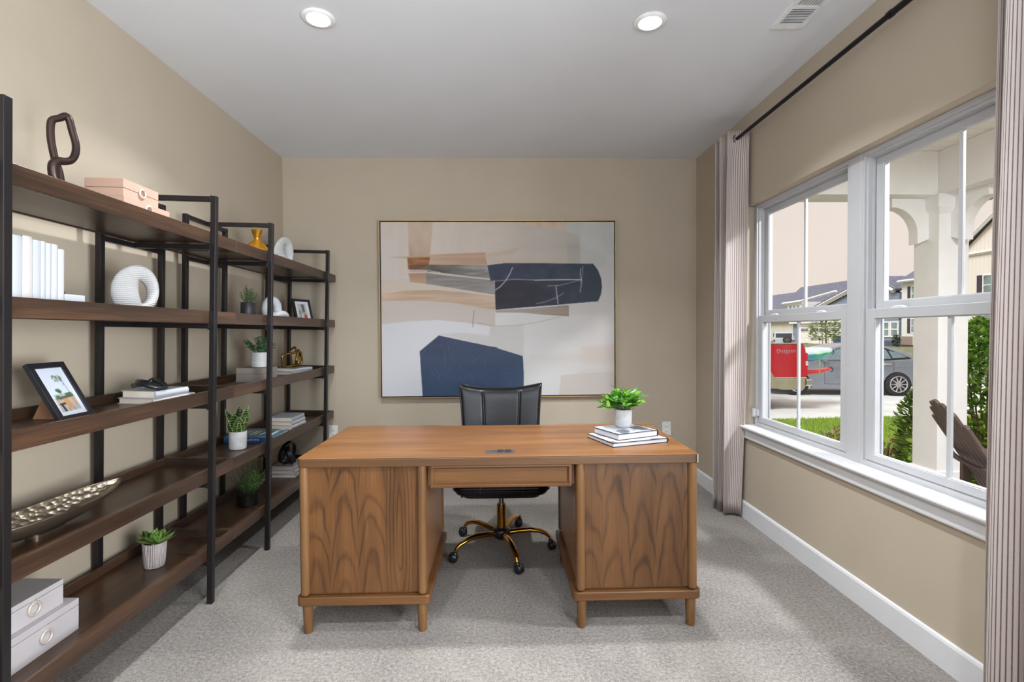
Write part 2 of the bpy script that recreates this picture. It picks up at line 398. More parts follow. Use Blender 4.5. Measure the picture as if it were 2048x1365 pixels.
curtain('striped linen curtain panel at the right edge, nearest the viewpoint', near_path, 2.612, .018, 1.15, [(RODX, 1.50, .3, -1)])
t = thing('curtain_rod', 'black metal curtain rod running above the window', 'curtain rod', (RODX, 2.4, RODZ))
MB().cyl((0, 1.16, 0), (0, -.42, 0), .0115).build('thin_tube', M_blackmetal, t, smooth=50)
MB().cyl((0, -.40, 0), (0, -1.25, 0), .0138).build('thick_tube', M_blackmetal, t, smooth=50)
MB().cyl((0, -.385, 0), (0, -.405, 0), .0155).build('collar', M_blackmetal, t, smooth=50)
for s in (1.16, -1.25):
    MB().cyl((0, s, 0), (0, s+.02*(1 if s > 0 else -1), 0), .018, .018).build('end_cap', M_blackmetal, t, smooth=50, bevel=.004)
for y in (1.10, -1.2):
    b = MB(); b.tube([(0, y, -.012), (.03, y, -.020), (.078, y, -.020)], .006, 8); b.cbox((.083, y, -.02), (.006, .03, .07)); b.build('bracket', M_blackmetal, t)

# ================================================================ DESK
DT = ((34, 18, 8), (88, 56, 28), (116, 77, 42))
M_dpanel = wood('desk_wood_panel', DT, 'z', True, .38, 1.0)
M_dpanel2 = wood('desk_wood_panel_far', ((44, 26, 13), (86, 56, 29), (110, 74, 41)), 'z', True, .38, .8, off=.37)
M_dvert = wood('desk_wood_vertical', ((70, 46, 25), (106, 73, 42), (132, 96, 60)), 'z', False, .4)
M_dhor = wood('desk_wood_horizontal', ((62, 38, 20), (96, 63, 34), (118, 81, 47)), 'x', False, .36)
M_dside = wood('desk_wood_side', ((90, 60, 40), (128, 86, 54), (150, 104, 68)), 'z', False, .3)
M_dtop = wood('desk_wood_top', ((74, 45, 22), (112, 73, 39), (138, 95, 56)), 'x', False, .34, spec=.35)
M_dedge = wood('desk_wood_edge', ((54, 34, 19), (84, 57, 33), (106, 74, 45)), 'x', False, .4)
DY0, DY1, DZ = 2.112, 2.845, .757
desk = thing('executive_desk', 'large brown oak executive desk with two pedestals and a kneehole drawer', 'desk', (0, DY0, 0))
D = DY1-DY0
# top: rounded front corners, stepped-in centre along the user's side
top = []
for x, y, r, a0 in ((-.855, 0, .022, 180), (.855, 0, .022, 270)):
    sx = 1 if x < 0 else -1
    for i in range(6):
        a = R(a0+90*i/5); top.append((x+sx*r+r*math.cos(a), r+r*math.sin(a)))
top += [(.855, D-.025), (.83, D), (.345, D), (.325, D-.006), (.305, D-.022), (-.305, D-.022), (-.325, D-.006), (-.345, D), (-.83, D), (-.855, D-.025)]
MB().prism(top, lambda x, y: (x, y, DZ-.039), lambda x, y: (x, y, DZ-.004)).build('desktop_edge', M_dedge, desk, bevel=.003)
MB().prism([(x*.9995, y) for x, y in top], lambda x, y: (x, y, DZ-.004), lambda x, y: (x, y, DZ)).build('desktop', M_dtop, desk, bevel=.002)
def pedestal(x0, x1, pm, inner):
    """x0,x1 outer plan extents of the pedestal base; inner = side facing the kneehole"""
    pd = D-.04
    # base rail, rounded corners
    lo = rrect(x1-x0, pd, .022, 5, (x0+x1)/2, .008+pd/2)
    MB().loft([[(p[0], p[1], z) for p in lo] for z in (.124, .162)]).build('base_rail', M_dhor, desk, bevel=.004)
    bx0, bx1 = x0+.016, x1-.016
    MB().box(bx0+.012, bx1-.012, .040, pd-.01, .160, DZ-.038).build('carcass', M_dside, desk)
    # front panel set back between rounded stiles
    MB().box(bx0+.030, bx1-.030, .026, .044, .170, DZ-.039).build('front_panel', pm, desk, bevel=.003)
    for sx, xs in ((1, bx0), (-1, bx1)):
        xc = xs+sx*.0185
        prof = [(xc+.0185*math.cos(R(a)), .022+.018*math.sin(R(a))) for a in range(180, 361, 20)]+[(xc+.0185, .05), (xc-.0185, .05)]
        loops = [[(p[0], p[1], z) for p in prof] for z in (.178, DZ-.039)]
        cx, cy = xc, .034
        cap = [[(cx+(p[0]-cx)*k, cy+(p[1]-cy)*k, z) for p in prof] for k, z in ((.55, .163), (.85, .168), (.97, .173))]
        MB().loft(cap+loops).build('corner_stile', M_dvert, desk, smooth=50)
        # stile on the user's side
        MB().loft([[(p[0], pd+.012-p[1]+.004, p[2]) for p in L] for L in loops]).build('corner_stile', M_dvert, desk, smooth=50)
        # recessed side panel frame
        xw = bx0+.012 if sx == 1 else bx1-.012
        MB().box(xw-.006, xw+.006, .07, pd-.05, .20, DZ-.06).build('side_panel', M_dside, desk, bevel=.004)
    # drawers on the user's side
    for za, zb in ((.172, .425), (.432, .575), (.582, DZ-.045)):
        dr = MB().box(bx0+.04, bx1-.04, pd-.012, pd+.006, za, zb).build('drawer_front', M_dhor, desk, bevel=.004)
        MB().tube([((bx0+bx1)/2+dx, pd+dy, (za+zb)/2) for dx, dy in ((-.05, .005), (-.05, .022), (.05, .022), (.05, .005))], .005, 8).build('pull', M_brassdark, dr, smooth=50)
    for lx in (x0+.040, x1-.038):
        for ly in (.036, pd-.03):
            MB().lathe([(.0175, 0), (.0185, .003), (.0225, .124)], 28, (lx, ly, 0)).build('leg', M_dvert, desk, smooth=50)
M_brassdark = plain('antique_brass', (120, 92, 50), .35, .9)
pedestal(-.866, -.300, M_dpanel, 1)
pedestal(.312, .868, M_dpanel2, -1)
# kneehole drawer with moulded frame
X0, X1, Z0, Z1 = -.302, .314, .617, DZ-.041
k = MB().box(X0+.004, X1-.004, .036, .052, Z0, Z1).build('kneehole_drawer', M_dhor, desk)
b = MB()
def frame_xz(b, x0, x1, z0, z1, w, y0, y1, yi):
    o_ = [(x0, z0), (x1, z0), (x1, z1), (x0, z1)]; i_ = [(x0+w, z0+w), (x1-w, z0+w), (x1-w, z1-w), (x0+w, z1-w)]
    mid = [(x0+w*.55, z0+w*.55), (x1-w*.55, z0+w*.55), (x1-w*.55, z1-w*.55), (x0+w*.55, z1-w*.55)]
    L = [[(p[0], y1, p[1]) for p in o_], [(p[0], y0, p[1]) for p in o_], [(p[0], y0-.003, p[1]) for p in mid], [(p[0], yi, p[1]) for p in i_]]
    b.loft(L, cap=False)
frame_xz(b, X0+.004, X1-.004, Z0, Z1, .020, .026, .040, .036)
b.build('drawer_moulding', M_dhor, k, bevel=.0015)
MB().box(X0-.01, X1+.01, .05, D-.06, Z0+.004, DZ-.039).build('drawer_box', M_dside, desk)
MB().loft([[(p[0], p[1], z) for p in [(.846, .0012), (.8525, .0040), (.8558, .010), (.8562, .03), (.8552, .03), (.8546, .011), (.8515, .0055), (.846, .0030)]] for z in (DZ-.038, DZ-.003)]).build('corner_guard', plain('clear_corner_guard', (150, 148, 146), .25), desk)
# flush power outlet in the top
M_pw = plain('power_strip_grey', (66, 62, 64), .4); M_pw2 = plain('power_strip_dark', (30, 28, 30), .4)
q = MB().box(-.062, .066, .047, .100, DZ-.002, DZ+.003).build('power_outlet', M_pw, desk, bevel=.0015)
for x in (-.032, -.018): MB().box(x-.004, x+.004, .072, .082, DZ+.0028, DZ+.0036).build('usb_port', M_pw2, q)
for x in (.003, .036): MB().box(x-.013, x+.014, .060, .094, DZ+.003, DZ+.0075).build('socket', M_pw2, q, bevel=.002)

# ================================================================ BOOKS
M_page = plain('book_pages', (226, 214, 198), .8, var=.03, bump=.3, bs=900, bd=.0005)
M_white = plain('white_cover', (176, 179, 186), .5, var=.012)
M_whitew = plain('white_cover_warm', (190, 185, 183), .5, var=.012)
def book(label, size, cover, pages=None, spine='+x', name='book', group=None, cat='book', up=False):
    """size = (x, y, z); flat book with spine on the named side, or upright with spine +x"""
    X, Y, Z = size; t = thing(name, label, cat, group=group); c = .0028; e = .004; b = MB()
    if up:
        b.box(-X, 0, 0, c, 0, Z); b.box(-X, 0, Y-c, Y, 0, Z)
        prof = [(0, 0)]+[(.004*math.sin(PI*i/6), Y*i/6) for i in range(7)]+[(0, Y), (-.003, Y), (-.003, 0)]
        b.prism([(-.003, 0)]+[(.004*math.sin(PI*i/6), Y*i/6) for i in range(7)]+[(-.003, Y)], lambda x, y: (x, y, 0), lambda x, y: (x, y, Z))
        b.build('cover', cover, t, smooth=40); MB().box(-X+e, -.002, c, Y-c, e, Z-e).build('pages', pages or M_page, t)
        return t
    b.box(-X/2, X/2, -Y/2, Y/2, 0, c); b.box(-X/2, X/2, -Y/2, Y/2, Z-c, Z)
    def sp(n, L):
        prof = [(.0, 0)]+[(.005*math.sin(PI*i/6)+.002, Z*i/6) for i in range(7)]+[(.0, Z)]
        if n == '+x': b.prism(prof, lambda a, z: (X/2-.003+a, -L/2, z), lambda a, z: (X/2-.003+a, L/2, z))
        if n == '-y': b.prism(prof, lambda a, z: (-L/2, -Y/2+.003-a, z), lambda a, z: (L/2, -Y/2+.003-a, z))
        if n == '-x': b.prism(prof, lambda a, z: (-X/2+.003-a, -L/2, z), lambda a, z: (-X/2+.003-a, L/2, z))
        if n == '+y': b.prism(prof, lambda a, z: (-L/2, Y/2-.003+a, z), lambda a, z: (L/2, Y/2-.003+a, z))
    sp(spine, Y if spine[1] == 'x' else X)
    b.build('cover', cover, t, smooth=40)
    i = {'+x': (e, 0, e, e), '-x': (0, e, e, e), '+y': (e, e, e, 0), '-y': (e, e, 0, e)}[spine]
    MB().box(-X/2+i[0], X/2-i[1], -Y/2+i[2], Y/2-i[3], c, Z-c).build('pages', pages or M_page, t)
    return t
def print_mat(name, stops, sc, seed=0, rough=.35):
    k = NT(name); o = k.obj(); v = k.n('ShaderNodeTexVoronoi'); v.distance = 'CHEBYCHEV'; k.l(k.scale(o, *sc), v.inputs['Vector']); v.inputs['Scale'].default_value = 1; v.inputs['Randomness'].default_value = .8
    h = k.sep(v.outputs['Color'])[0]
    return k.fin(k.ramp(h, stops), rough)
M_cov1 = print_mat('photo_cover_grey', [(.1, (90, 94, 100)), (.3, (176, 180, 186)), (.5, (212, 214, 218)), (.85, (150, 156, 166))], (17, 11, 3))
M_cov2 = print_mat('photo_cover_pale', [(.2, (182, 172, 172)), (.6, (196, 194, 198)), (.85, (110, 98, 98))], (13, 9, 3))
M_blackcover = plain('black_cover', (34, 33, 38), .4)
M_page2 = plain('pages_cool', (184, 186, 192), .7, var=.02, bump=.3, bs=900, bd=.0005)
lb = book('pale large photo book at the bottom of the pair on the desk', (.30, .235, .021), M_blackcover, M_page2, '+x', 'coffee_table_book', 'books on the desk')
lb.location = (.617, 2.402, DZ); lb.rotation_euler.z = R(19)
ov = MB().box(-.148, .144, -.115, .115, .0208, .0216).build('cover_print', M_cov2, lb)
ub = book('grey photo-covered book lying on top of the pale book under the potted plant', (.235, .20, .030), M_blackcover, M_page2, '+x', 'coffee_table_book', 'books on the desk')
ub.location = (.615, 2.425, DZ+.0217); ub.rotation_euler.z = R(24)
MB().box(-.115, .111, -.098, .098, .0298, .0306).build('cover_print', M_cov1, ub)

# ================================================================ PLANTS
def leaf_mesh(name, L, W, mt, fold=.25, droop=.15, tip=1.0, base=.25):
    """pointed-oval leaf along +x, folded on the midrib"""
    N = 5; bm = bmesh.new(); rows = []
    for i in range(N+1):
        s = i/N; wd = W*math.sin(PI*min(1, (s**.8)*.94+.03))*(1 if s < 1 else 0)*.5; z = -droop*L*s*s
        rows.append([bm.verts.new((L*s, y, z+abs(y)*fold)) for y in ((-wd, 0, wd) if 0 < i < N else (0,))])
    for a, b_ in zip(rows, rows[1:]):
        if len(a) == 1: bm.faces.new((a[0], b_[0], b_[1])); bm.faces.new((a[0], b_[1], b_[2]))
        elif len(b_) == 1: bm.faces.new((a[0], b_[0], a[1])); bm.faces.new((a[1], b_[0], a[2]))
        else:
            bm.faces.new((a[0], b_[0], b_[1], a[1])); bm.faces.new((a[1], b_[1], b_[2], a[2]))
    me = bpy.data.meshes.new(name); bm.to_mesh(me); bm.free(); me.materials.append(mt); me.shade_smooth(); return me
def leaf_mat(name, col, var=.2, rough=.45, tr=.25):
    k = NT(name); o = k.obj(); inf = k.n('ShaderNodeObjectInfo').outputs['Random']
    f = k.math('ADD', k.math('MULTIPLY', k.noise(o, 18, 2), .6), k.math('MULTIPLY', inf, .4))
    c = k.ramp(f, [(.25, tuple(v*(1-var) for v in col)), (.75, tuple(min(255, v*(1+var)) for v in col))])
    k.fin(c, rough)
    if tr:
        tl = k.n('ShaderNodeBsdfTranslucent'); k.l(c, tl.inputs[0]); mx = k.n('ShaderNodeMixShader'); mx.inputs[0].default_value = tr
        k.l(k.b.outputs[0], mx.inputs[1]); k.l(tl.outputs[0], mx.inputs[2]); k.l(mx.outputs[0], k.out.inputs[0])
    return k.m
def aim(p, d, roll=0, sc=1):
    """matrix at p with +x along d, +z as up as possible"""
    x = Vector(d).normalized(); z = Vector((0, 0, 1)); y = z.cross(x)
    y = Vector((0, 1, 0)) if y.length < .05 else y.normalized(); z = x.cross(y)
    M_ = Matrix((x, y, z)).transposed().to_4x4() @ Matrix.Rotation(roll, 4, 'X') @ Matrix.Scale(sc, 4); M_.translation = p; return M_
M_soil = plain('potting_soil', (62, 50, 40), .95, var=.3, vs=60, bump=.8, bs=120, bd=.01)
M_stem = plain('plant_stem', (92, 112, 58), .6)
def dots_pot():
    k = NT('textured_white_ceramic'); x, y, z = k.sep(k.obj()); a = k.math('ARCTAN2', y, x)
    g = k.math('MULTIPLY', k.math('SINE', k.math('MULTIPLY', a, 34)), k.math('SINE', k.math('MULTIPLY', z, 900)))
    c = k.ramp(g, [(.05, (198, 198, 201)), (.5, (150, 144, 140))]); k.bump(g, .6, .002); return k.fin(c, .5)
M_dots = dots_pot()
def pot(t, prof, mt, soil_r, soil_z, n=40):
    MB().lathe(prof, n, cap1=False).build('pot', mt, t, smooth=40)
    MB().lathe([(.001, soil_z), (soil_r, soil_z-.002)], 24, cap1=False).build('soil', M_soil, t)
pl = thing('potted_plant', 'bright green leafy plant in a small white textured pot on the desk books', 'plant', (.612, 2.455, DZ+.0217+.0307))
pot(pl, [(.030, 0), (.034, .002), (.0405, .014), (.0425, .03), (.0435, .088), (.0435, .090), (.040, .090), (.039, .08)], M_dots, .040, .082)
LG = [leaf_mesh('leaf', .047, .025, leaf_mat('leaf_bright_%d' % i, c, .22, .35, .3), .3, .2) for i, c in enumerate(((104, 160, 44), (76, 136, 40), (132, 180, 60), (58, 108, 40)))]
rnd = random.Random(3)
st = MB(); spots = []
for i in range(42):
    a = rnd.random()*2*PI; e = R(-4+92*rnd.random()**.75); L = .058+.048*rnd.random()
    d = Vector((math.cos(a)*math.cos(e), math.sin(a)*math.cos(e), math.sin(e)))
    p0 = Vector((.02*math.cos(a), .02*math.sin(a), .082)); p2 = p0+d*L+Vector((0, 0, -.012*math.cos(e)))
    p2.x *= 1.06; p2.y *= 1.06
    st.tube([p0, p0.lerp(p2, .5)+Vector((0, 0, .012)), p2], [.0016, .0013, .001], 5)
    for j in range(7):
        s = .28+.72*j/6; q = p0.lerp(p2, s)+Vector((0, 0, .010*math.sin(PI*s)))
        aa = a+j*2.4; dd = (d*.9+Vector((math.cos(aa), math.sin(aa), .35*rnd.random()-.05))*.9)
        spots.append((q, dd, rnd.uniform(-.6, .6), rnd.uniform(.7, 1.1)))
st.build('stems', M_stem, pl)
for q, d, r_, s in spots: shared('leaf', rnd.choice(LG), pl, aim(q, d, r_, s))

# ================================================================ DESK CHAIR
def leather():
    k = NT('black_leather'); o = k.obj(); v = k.n('ShaderNodeTexVoronoi'); k.l(o, v.inputs['Vector']); v.inputs['Scale'].default_value = 420
    c = k.ramp(k.noise(o, 9, 3), [(.3, (14, 13, 15)), (.7, (24, 22, 25))]); k.bump(v.outputs['Distance'], .12, .001)
    return k.fin(c, .27, 0, .32)
M_leather = leather()
M_thread = plain('seam_thread', (92, 96, 106), .5)
M_gold = plain('polished_gold', (176, 128, 52), .16, 1.0, var=.04)
M_blackpl = plain('black_plastic', (26, 26, 30), .3)
ch = thing('office_chair', 'black leather office chair with a gold star base tucked behind the desk', 'chair', (.008, 2.945, 0))
# backrest: padded shell, dipped top edge, corners flared
def back_pt(u, v, side):
    x = u*2-1; half = .238+.026*v**2.2
    zt = .472+.452*v + (.034*abs(x)**2.2-.006)*v**4
    y = .235+.085*v-.02*v*v - .045*x*x*(1-.4*v)          # wraps forward at the sides
    pad = .024*(1-abs(x)**6)**.5*(max(0, 1-(2*v-1)**10))**.5+.004
    for sx in (-.44, .46): pad *= 1-.3*math.exp(-((x-sx)/.018)**2)
    return (x*half, y-pad if side < 0 else y+pad*.8, zt)
b = MB(); nu, nv = 61, 26
F = b.grid(lambda u, v: back_pt(u, v, -1), nu, nv); K_ = b.grid(lambda u, v: back_pt(u, v, 1), nu, nv)
for i in range(nu-1):
    for j in (0, nv-1): b.face((F[i][j], F[i+1][j], K_[i+1][j], K_[i][j]))
for j in range(nv-1):
    for i in (0, nu-1): b.face((F[i][j], F[i][j+1], K_[i][j+1], K_[i][j]))
bk = b.build('backrest', M_leather, ch, smooth=60)
edge = [back_pt(0, v/14, 0) for v in range(15)]+[back_pt(u/20, 1, 0) for u in range(1, 21)]+[back_pt(1, 1-v/14, 0) for v in range(1, 15)]
MB().tube([(p[0], p[1]-.004, p[2]+.001) for p in edge], .0055, 8).build('piping', M_leather, bk, smooth=60)
for sx in (-.44, .46):
    for dx in (-.005, .005):
        MB().tube([Vector(back_pt((sx+1)/2+dx, v/20, -1))+Vector((0, -.0006, 0)) for v in range(1, 20)], .0010, 5).build('seam', M_thread, bk)
# seat cushion
def slab(levels, w_, d_, r_, cy=0, n=7):
    return [[(p[0], p[1], z) for p in rrect(w_-2*i, d_-2*i, max(.01, r_-i*.5), n, 0, cy)] for z, i in levels]
se = MB().loft(slab([(.385, .07), (.372+.012, .03), (.392, .012), (.405, .004), (.424, .0), (.440, .003), (.452, .014), (.462, .045), (.466, .10)], .525, .50, .07)).build('seat', M_leather, ch, smooth=80)
MB().tube([(p[0], p[1], .420) for p in rrect(.528, .503, .07, 8)], .006, 8, closed=True).build('piping', M_leather, se, smooth=60)
for sx in (-.115, .12): MB().tube([(sx, -.252, .41), (sx, -.246, .442), (sx, -.2, .463), (sx, .15, .468)], .0012, 5).build('seam', M_thread, se)
MB().loft(slab([(.352, .06), (.366, .02), (.385, .012)], .47, .44, .06)).build('seat_pan', M_blackpl, ch, smooth=50)
MB().tube([(-.12, .02, .345), (-.19, -.03, .343), (-.232, -.06, .330)], [.005, .005, .007], 8).build('lever', M_blackpl, ch, smooth=50)
MB().tube([(0, .17, .36), (0, .25, .365), (0, .285, .44), (0, .30, .60)], [.018, .02, .02, .015], 8, flat=.5).build('back_bracket', M_blackpl, ch, smooth=60)
MB().cbox((0, 0, .345), (.16, .18, .03)).build('tilt_mechanism', M_blackpl, ch, bevel=.006)
MB().cyl((0, 0, .10), (0, 0, .268), .0275, n=28).build('gas_column', M_gold, ch, smooth=50, bevel=.002)
MB().cyl((0, 0, .268), (0, 0, .345), .016, n=20).build('piston', plain('chrome', (150, 152, 158), .15, 1), ch, smooth=50)
MB().lathe([(.030, .062), (.046, .072), (.053, .09), (.053, .112), (.046, .126), (.030, .130)], 32).build('hub', M_blackpl, ch, smooth=50)
for i, a in enumerate((-75, -3, 69, 141, 213)):
    ca, sa = math.cos(R(a)), math.sin(R(a)); Rr = (.318, .292, .34, .30, .312)[i]
    P_ = [(.04, .098), (.10, .108), (.17, .114), (.225, .108), (Rr-.03, .092), (Rr-.008, .072), (Rr, .052)]
    lg = MB().tube([(r*ca, r*sa, z) for r, z in P_], [.019, .0185, .018, .0165, .0145, .012, .011], 12, flat=.8).build('leg', M_gold, ch, smooth=60)
    cs = a+(35, -60, 80, 20, -30)[i]; cx, cy = Rr*ca, Rr*sa; dx, dy = math.cos(R(cs)), math.sin(R(cs))
    ct = MB().lathe([(.006, .062), (.012, .058), (.016, .050), (.016, .034)], 16, (cx, cy, 0)).build('caster', M_blackpl, ch, smooth=50)
    wx, wy = cx+dx*.010, cy+dy*.010
    for s in (-1, 1):
        p0 = Vector((wx-dy*.0035*s, wy+dx*.0035*s, .0245)); p1 = Vector((wx-dy*.020*s, wy+dx*.020*s, .0245))
        MB().tube([p0, p0.lerp(p1, .6), p1], [.0245, .0245, .018], 22).build('wheel', M_blackpl, ct, smooth=50)
    MB().tube([Vector((wx+dx*.021*math.cos(R(q)), wy+dy*.021*math.cos(R(q)), .0245+.027*math.sin(R(q)))) for q in range(20, 200, 20)], .0085, 8, ref=(-dy, dx, 0)).build('hood', M_blackpl, ct, smooth=60)

# ================================================================ WALL ART
ART_W, ART_H = 1.945, 1.447
def sm(a, e): return np.clip(a/e+.5, 0, 1)
class Canvas:
    """numpy picture in sRGB 0..255, drawn in a wx x hy pixel frame"""
    def __init__(s, w, h, x0, x1, y0, y1, base):
        s.X, s.Y = np.meshgrid(np.linspace(x0, x1, w), np.linspace(y0, y1, h)); s.I = np.ones((h, w, 3))*np.array(base, float); s.px = (x1-x0)/w
        s.r = np.random.RandomState(5)
    def noise(s, sx, sy, amp, oct_=3):
        out = 0
        for o in range(oct_):
            gx, gy = max(2, int((s.X.max()-s.X.min())/sx*2**o)), max(2, int((s.Y.max()-s.Y.min())/sy*2**o))
            g = s.r.rand(gy+1, gx+1)-.5; u = np.linspace(0, gx-1e-4, s.X.shape[1]); v = np.linspace(0, gy-1e-4, s.X.shape[0])
            iu, iv = u.astype(int), v.astype(int); fu, fv = u-iu, (v-iv)[:, None]; fu = fu*fu*(3-2*fu); fv = fv*fv*(3-2*fv)
            a = g[iv][:, iu]; b_ = g[iv][:, iu+1]; c = g[iv+1][:, iu]; d = g[iv+1][:, iu+1]
            out = out+((a*(1-fu)+b_*fu)*(1-fv)+(c*(1-fu)+d*fu)*fv)/2**o
        return out*amp
    def mask(s, poly, soft=None):
        soft = soft or s.px*1.4; X, Y = s.X, s.Y; ins = np.zeros(X.shape, bool); dist = np.full(X.shape, 1e9); n = len(poly)
        for i in range(n):
            (x0, y0), (x1, y1) = poly[i], poly[(i+1) % n]; dx, dy = x1-x0, y1-y0
            if abs(dy) > 1e-9:
                c = (Y >= min(y0, y1)) & (Y < max(y0, y1)); ins ^= c & (X < x0+(Y-y0)*dx/dy)
            t = np.clip(((X-x0)*dx+(Y-y0)*dy)/(dx*dx+dy*dy+1e-9), 0, 1); dist = np.minimum(dist, np.hypot(X-x0-t*dx, Y-y0-t*dy))
        return sm(np.where(ins, dist, -dist), soft)
    def put(s, m_, col, a=1.0):
        c = col if isinstance(col, np.ndarray) else np.array(col, float); s.I = s.I*(1-(m_*a)[..., None])+c*(m_*a)[..., None]
    def poly(s, p, col, a=1.0, soft=None): s.put(s.mask(p, soft), col, a)
    def grad(s, p, c0, c1, axis='x', lo=0, hi=1, a=1.0, soft=None, streak=0, ss=(300, 12)):
        t = np.clip(((s.X if axis == 'x' else s.Y)-lo)/(hi-lo), 0, 1)[..., None]; col = np.array(c0)*(1-t)+np.array(c1)*t
        if streak: col = col+s.noise(ss[0], ss[1], streak)[..., None]
        s.put(s.mask(p, soft), col, a)
    def line(s, pts, wd, col, a=1.0):
        d = np.full(s.X.shape, 1e9)
        for (x0, y0), (x1, y1) in zip(pts, pts[1:]):
            dx, dy = x1-x0, y1-y0; t = np.clip(((s.X-x0)*dx+(s.Y-y0)*dy)/(dx*dx+dy*dy+1e-9), 0, 1); d = np.minimum(d, np.hypot(s.X-x0-t*dx, s.Y-y0-t*dy))
        s.put(sm(wd/2-d, s.px*1.4), col, a)
    def mesh(s, name, mt, parent, f, tone=1.0):
        """f(u,v): position, u right, v down, 0..1"""
        h, w_ = s.I.shape[:2]; V = []
        for j in range(h+1):
            for i in range(w_+1): V.append(f(i/w_, j/h))
        q = np.arange(h*w_); jj, ii = q//w_, q % w_; a = jj*(w_+1)+ii
        faces = np.stack([a, a+w_+1, a+w_+2, a+1], 1)
        me = bpy.data.meshes.new(name); me.from_pydata(V, [], faces.tolist())
        # bilinear vertex colours from the pixel grid
        P = np.pad(s.I, ((0, 1), (0, 1), (0, 0)), 'edge')
        c = np.clip(P/255, 0, 1); c = np.where(c <= .04045, c/12.92, ((c+.055)/1.055)**2.4)
        c = c*tone; at = me.color_attributes.new('print', 'FLOAT_COLOR', 'POINT'); buf = np.ones(((h+1)*(w_+1), 4), np.float32); buf[:, :3] = c.reshape(-1, 3); at.data.foreach_set('color', buf.ravel())
        me.materials.append(mt); o = bpy.data.objects.new(name, me); COL.objects.link(o); o.parent = parent; return o
def print_surface(name, rough, bumpy):
    k = NT(name); a = k.n('ShaderNodeVertexColor'); a.layer_name = 'print'; o = k.obj()
    if bumpy: k.bump(k.noise(o, 700, 1), .15, .001)
    return k.fin(a.outputs[0], rough, 0, .3)
M_canvas = print_surface('printed_canvas', .6, True); M_photo = print_surface('photo_print', .25, False)
A = Canvas(420, 312, 65, 1670, 78, 1272, (216, 208, 204))
A.I = A.I+A.noise(500, 300, 8)[..., None]
P = A.poly; G = A.grad
G([(60, 60), (760, 60), (780, 420), (60, 480)], (226, 212, 202), (220, 205, 192), 'x', 60, 760, streak=8, ss=(60, 300))
P([(60, 60), (155, 60), (165, 480), (60, 480)], (222, 206, 196), .8, 20)
G([(250, 60), (425, 60), (380, 500), (285, 492), (262, 485)], (214, 190, 170), (198, 168, 144), 'y', 80, 330, .9, 10, 14, (60, 90))
P([(60, 200), (170, 190), (190, 480), (60, 470)], (224, 214, 208), .7, 30)
G([(755, 60), (1340, 60), (1342, 148), (1434, 165), (1442, 370), (795, 372)], (214, 200, 188), (196, 188, 178), 'x', 800, 1400, 1, 6, 8, (200, 80))
G([(1050, 70), (1336, 70), (1336, 142), (1180, 115), (1040, 86)], (212, 182, 158), (216, 192, 174), 'x', 1050, 1336, .9, 10, 18, (30, 100))
P([(1340, 60), (1680, 60), (1680, 395), (1445, 392), (1436, 165), (1342, 148)], (200, 200, 195), 1, 5)
A.put(A.mask([(1445, 60), (1680, 60), (1680, 395), (1445, 392)], 40)*np.clip(A.noise(160, 120, 2)+.3, 0, 1), (214, 212, 208), .6)
P([(1345, 230), (1440, 235), (1440, 362), (1350, 362)], (178, 174, 168), .5, 12)
G([(120, 320), (420, 300), (780, 288), (795, 372), (395, 372), (245, 330)], (206, 176, 150), (190, 150, 120), 'x', 300, 780, .85, 8, 22, (220, 14))
P([(780, 300), (1010, 260), (960, 300), (800, 320)], (186, 156, 130), .4, 30)
P([(800, 320), (1345, 330), (1345, 362), (800, 368)], (206, 186, 170), .6, 30)
G([(246, 322), (402, 318), (392, 372), (300, 410), (250, 405)], (158, 104, 66), (176, 122, 84), 'y', 320, 410, .95, 6, 34, (60, 14))
G([(252, 430), (392, 425), (372, 500), (262, 488)], (186, 146, 118), (200, 166, 140), 'y', 430, 500, .8, 8, 14)
# grey strata
G([(392, 370), (790, 374), (812, 468), (380, 420)], (96, 90, 86), (164, 160, 154), 'x', 420, 800, 1, 3, 46, (120, 16))
P([(255, 372), (392, 371), (385, 408), (262, 402)], (98, 76, 62), .7, 8)
G([(376, 428), (842, 480), (845, 578), (372, 502)], (150, 142, 138), (160, 156, 154), 'x', 400, 840, 1, 3, 30, (160, 14))
A.line([(262, 424), (420, 422), (560, 440), (700, 458), (806, 470)], 6, (222, 212, 204)); A.line([(262, 408), (400, 412), (470, 424)], 7, (216, 200, 188), .8)
# sand hills
hill = lambda pts: pts+[(845, 700), (60, 700)]
P([(60, 476), (180, 480), (400, 508), (620, 545), (846, 580), (846, 690), (60, 690)], (222, 204, 188), 1, 4)
G([(60, 572), (240, 546), (430, 543), (620, 560), (846, 592), (846, 690), (60, 690)], (212, 182, 156), (206, 180, 158), 'x', 60, 846, 1, 3, 22, (260, 14))
G([(60, 616), (300, 618), (560, 632), (846, 690), (846, 830), (60, 800)], (214, 202, 194), (204, 192, 184), 'x', 60, 846, 1, 6, 6, (200, 60))
P([(60, 778), (250, 760), (450, 750), (640, 770), (812, 798), (806, 862), (846, 870), (846, 1280), (60, 1280)], (222, 220, 224), 1, 5)
G([(846, 682), (1680, 600), (1680, 1280), (846, 1280)], (220, 218, 218), (218, 212, 208), 'x', 846, 1670, 1, 3, 6, (200, 100))
P([(1448, 392), (1680, 392), (1680, 720), (1360, 720), (1360, 640), (1570, 620), (1590, 500), (1540, 370)], (212, 207, 205), 1, 8)
G([(848, 686), (1100, 672), (1357, 652), (1357, 730), (1230, 722), (1030, 704), (848, 702)], (178, 166, 160), (158, 142, 130), 'x', 860, 1350, 1, 3, 12, (200, 16))
P([(812, 798), (1040, 780), (1046, 900), (1036, 1004), (850, 945), (470, 850), (640, 840), (800, 862)], (206, 202, 198), .8, 14)
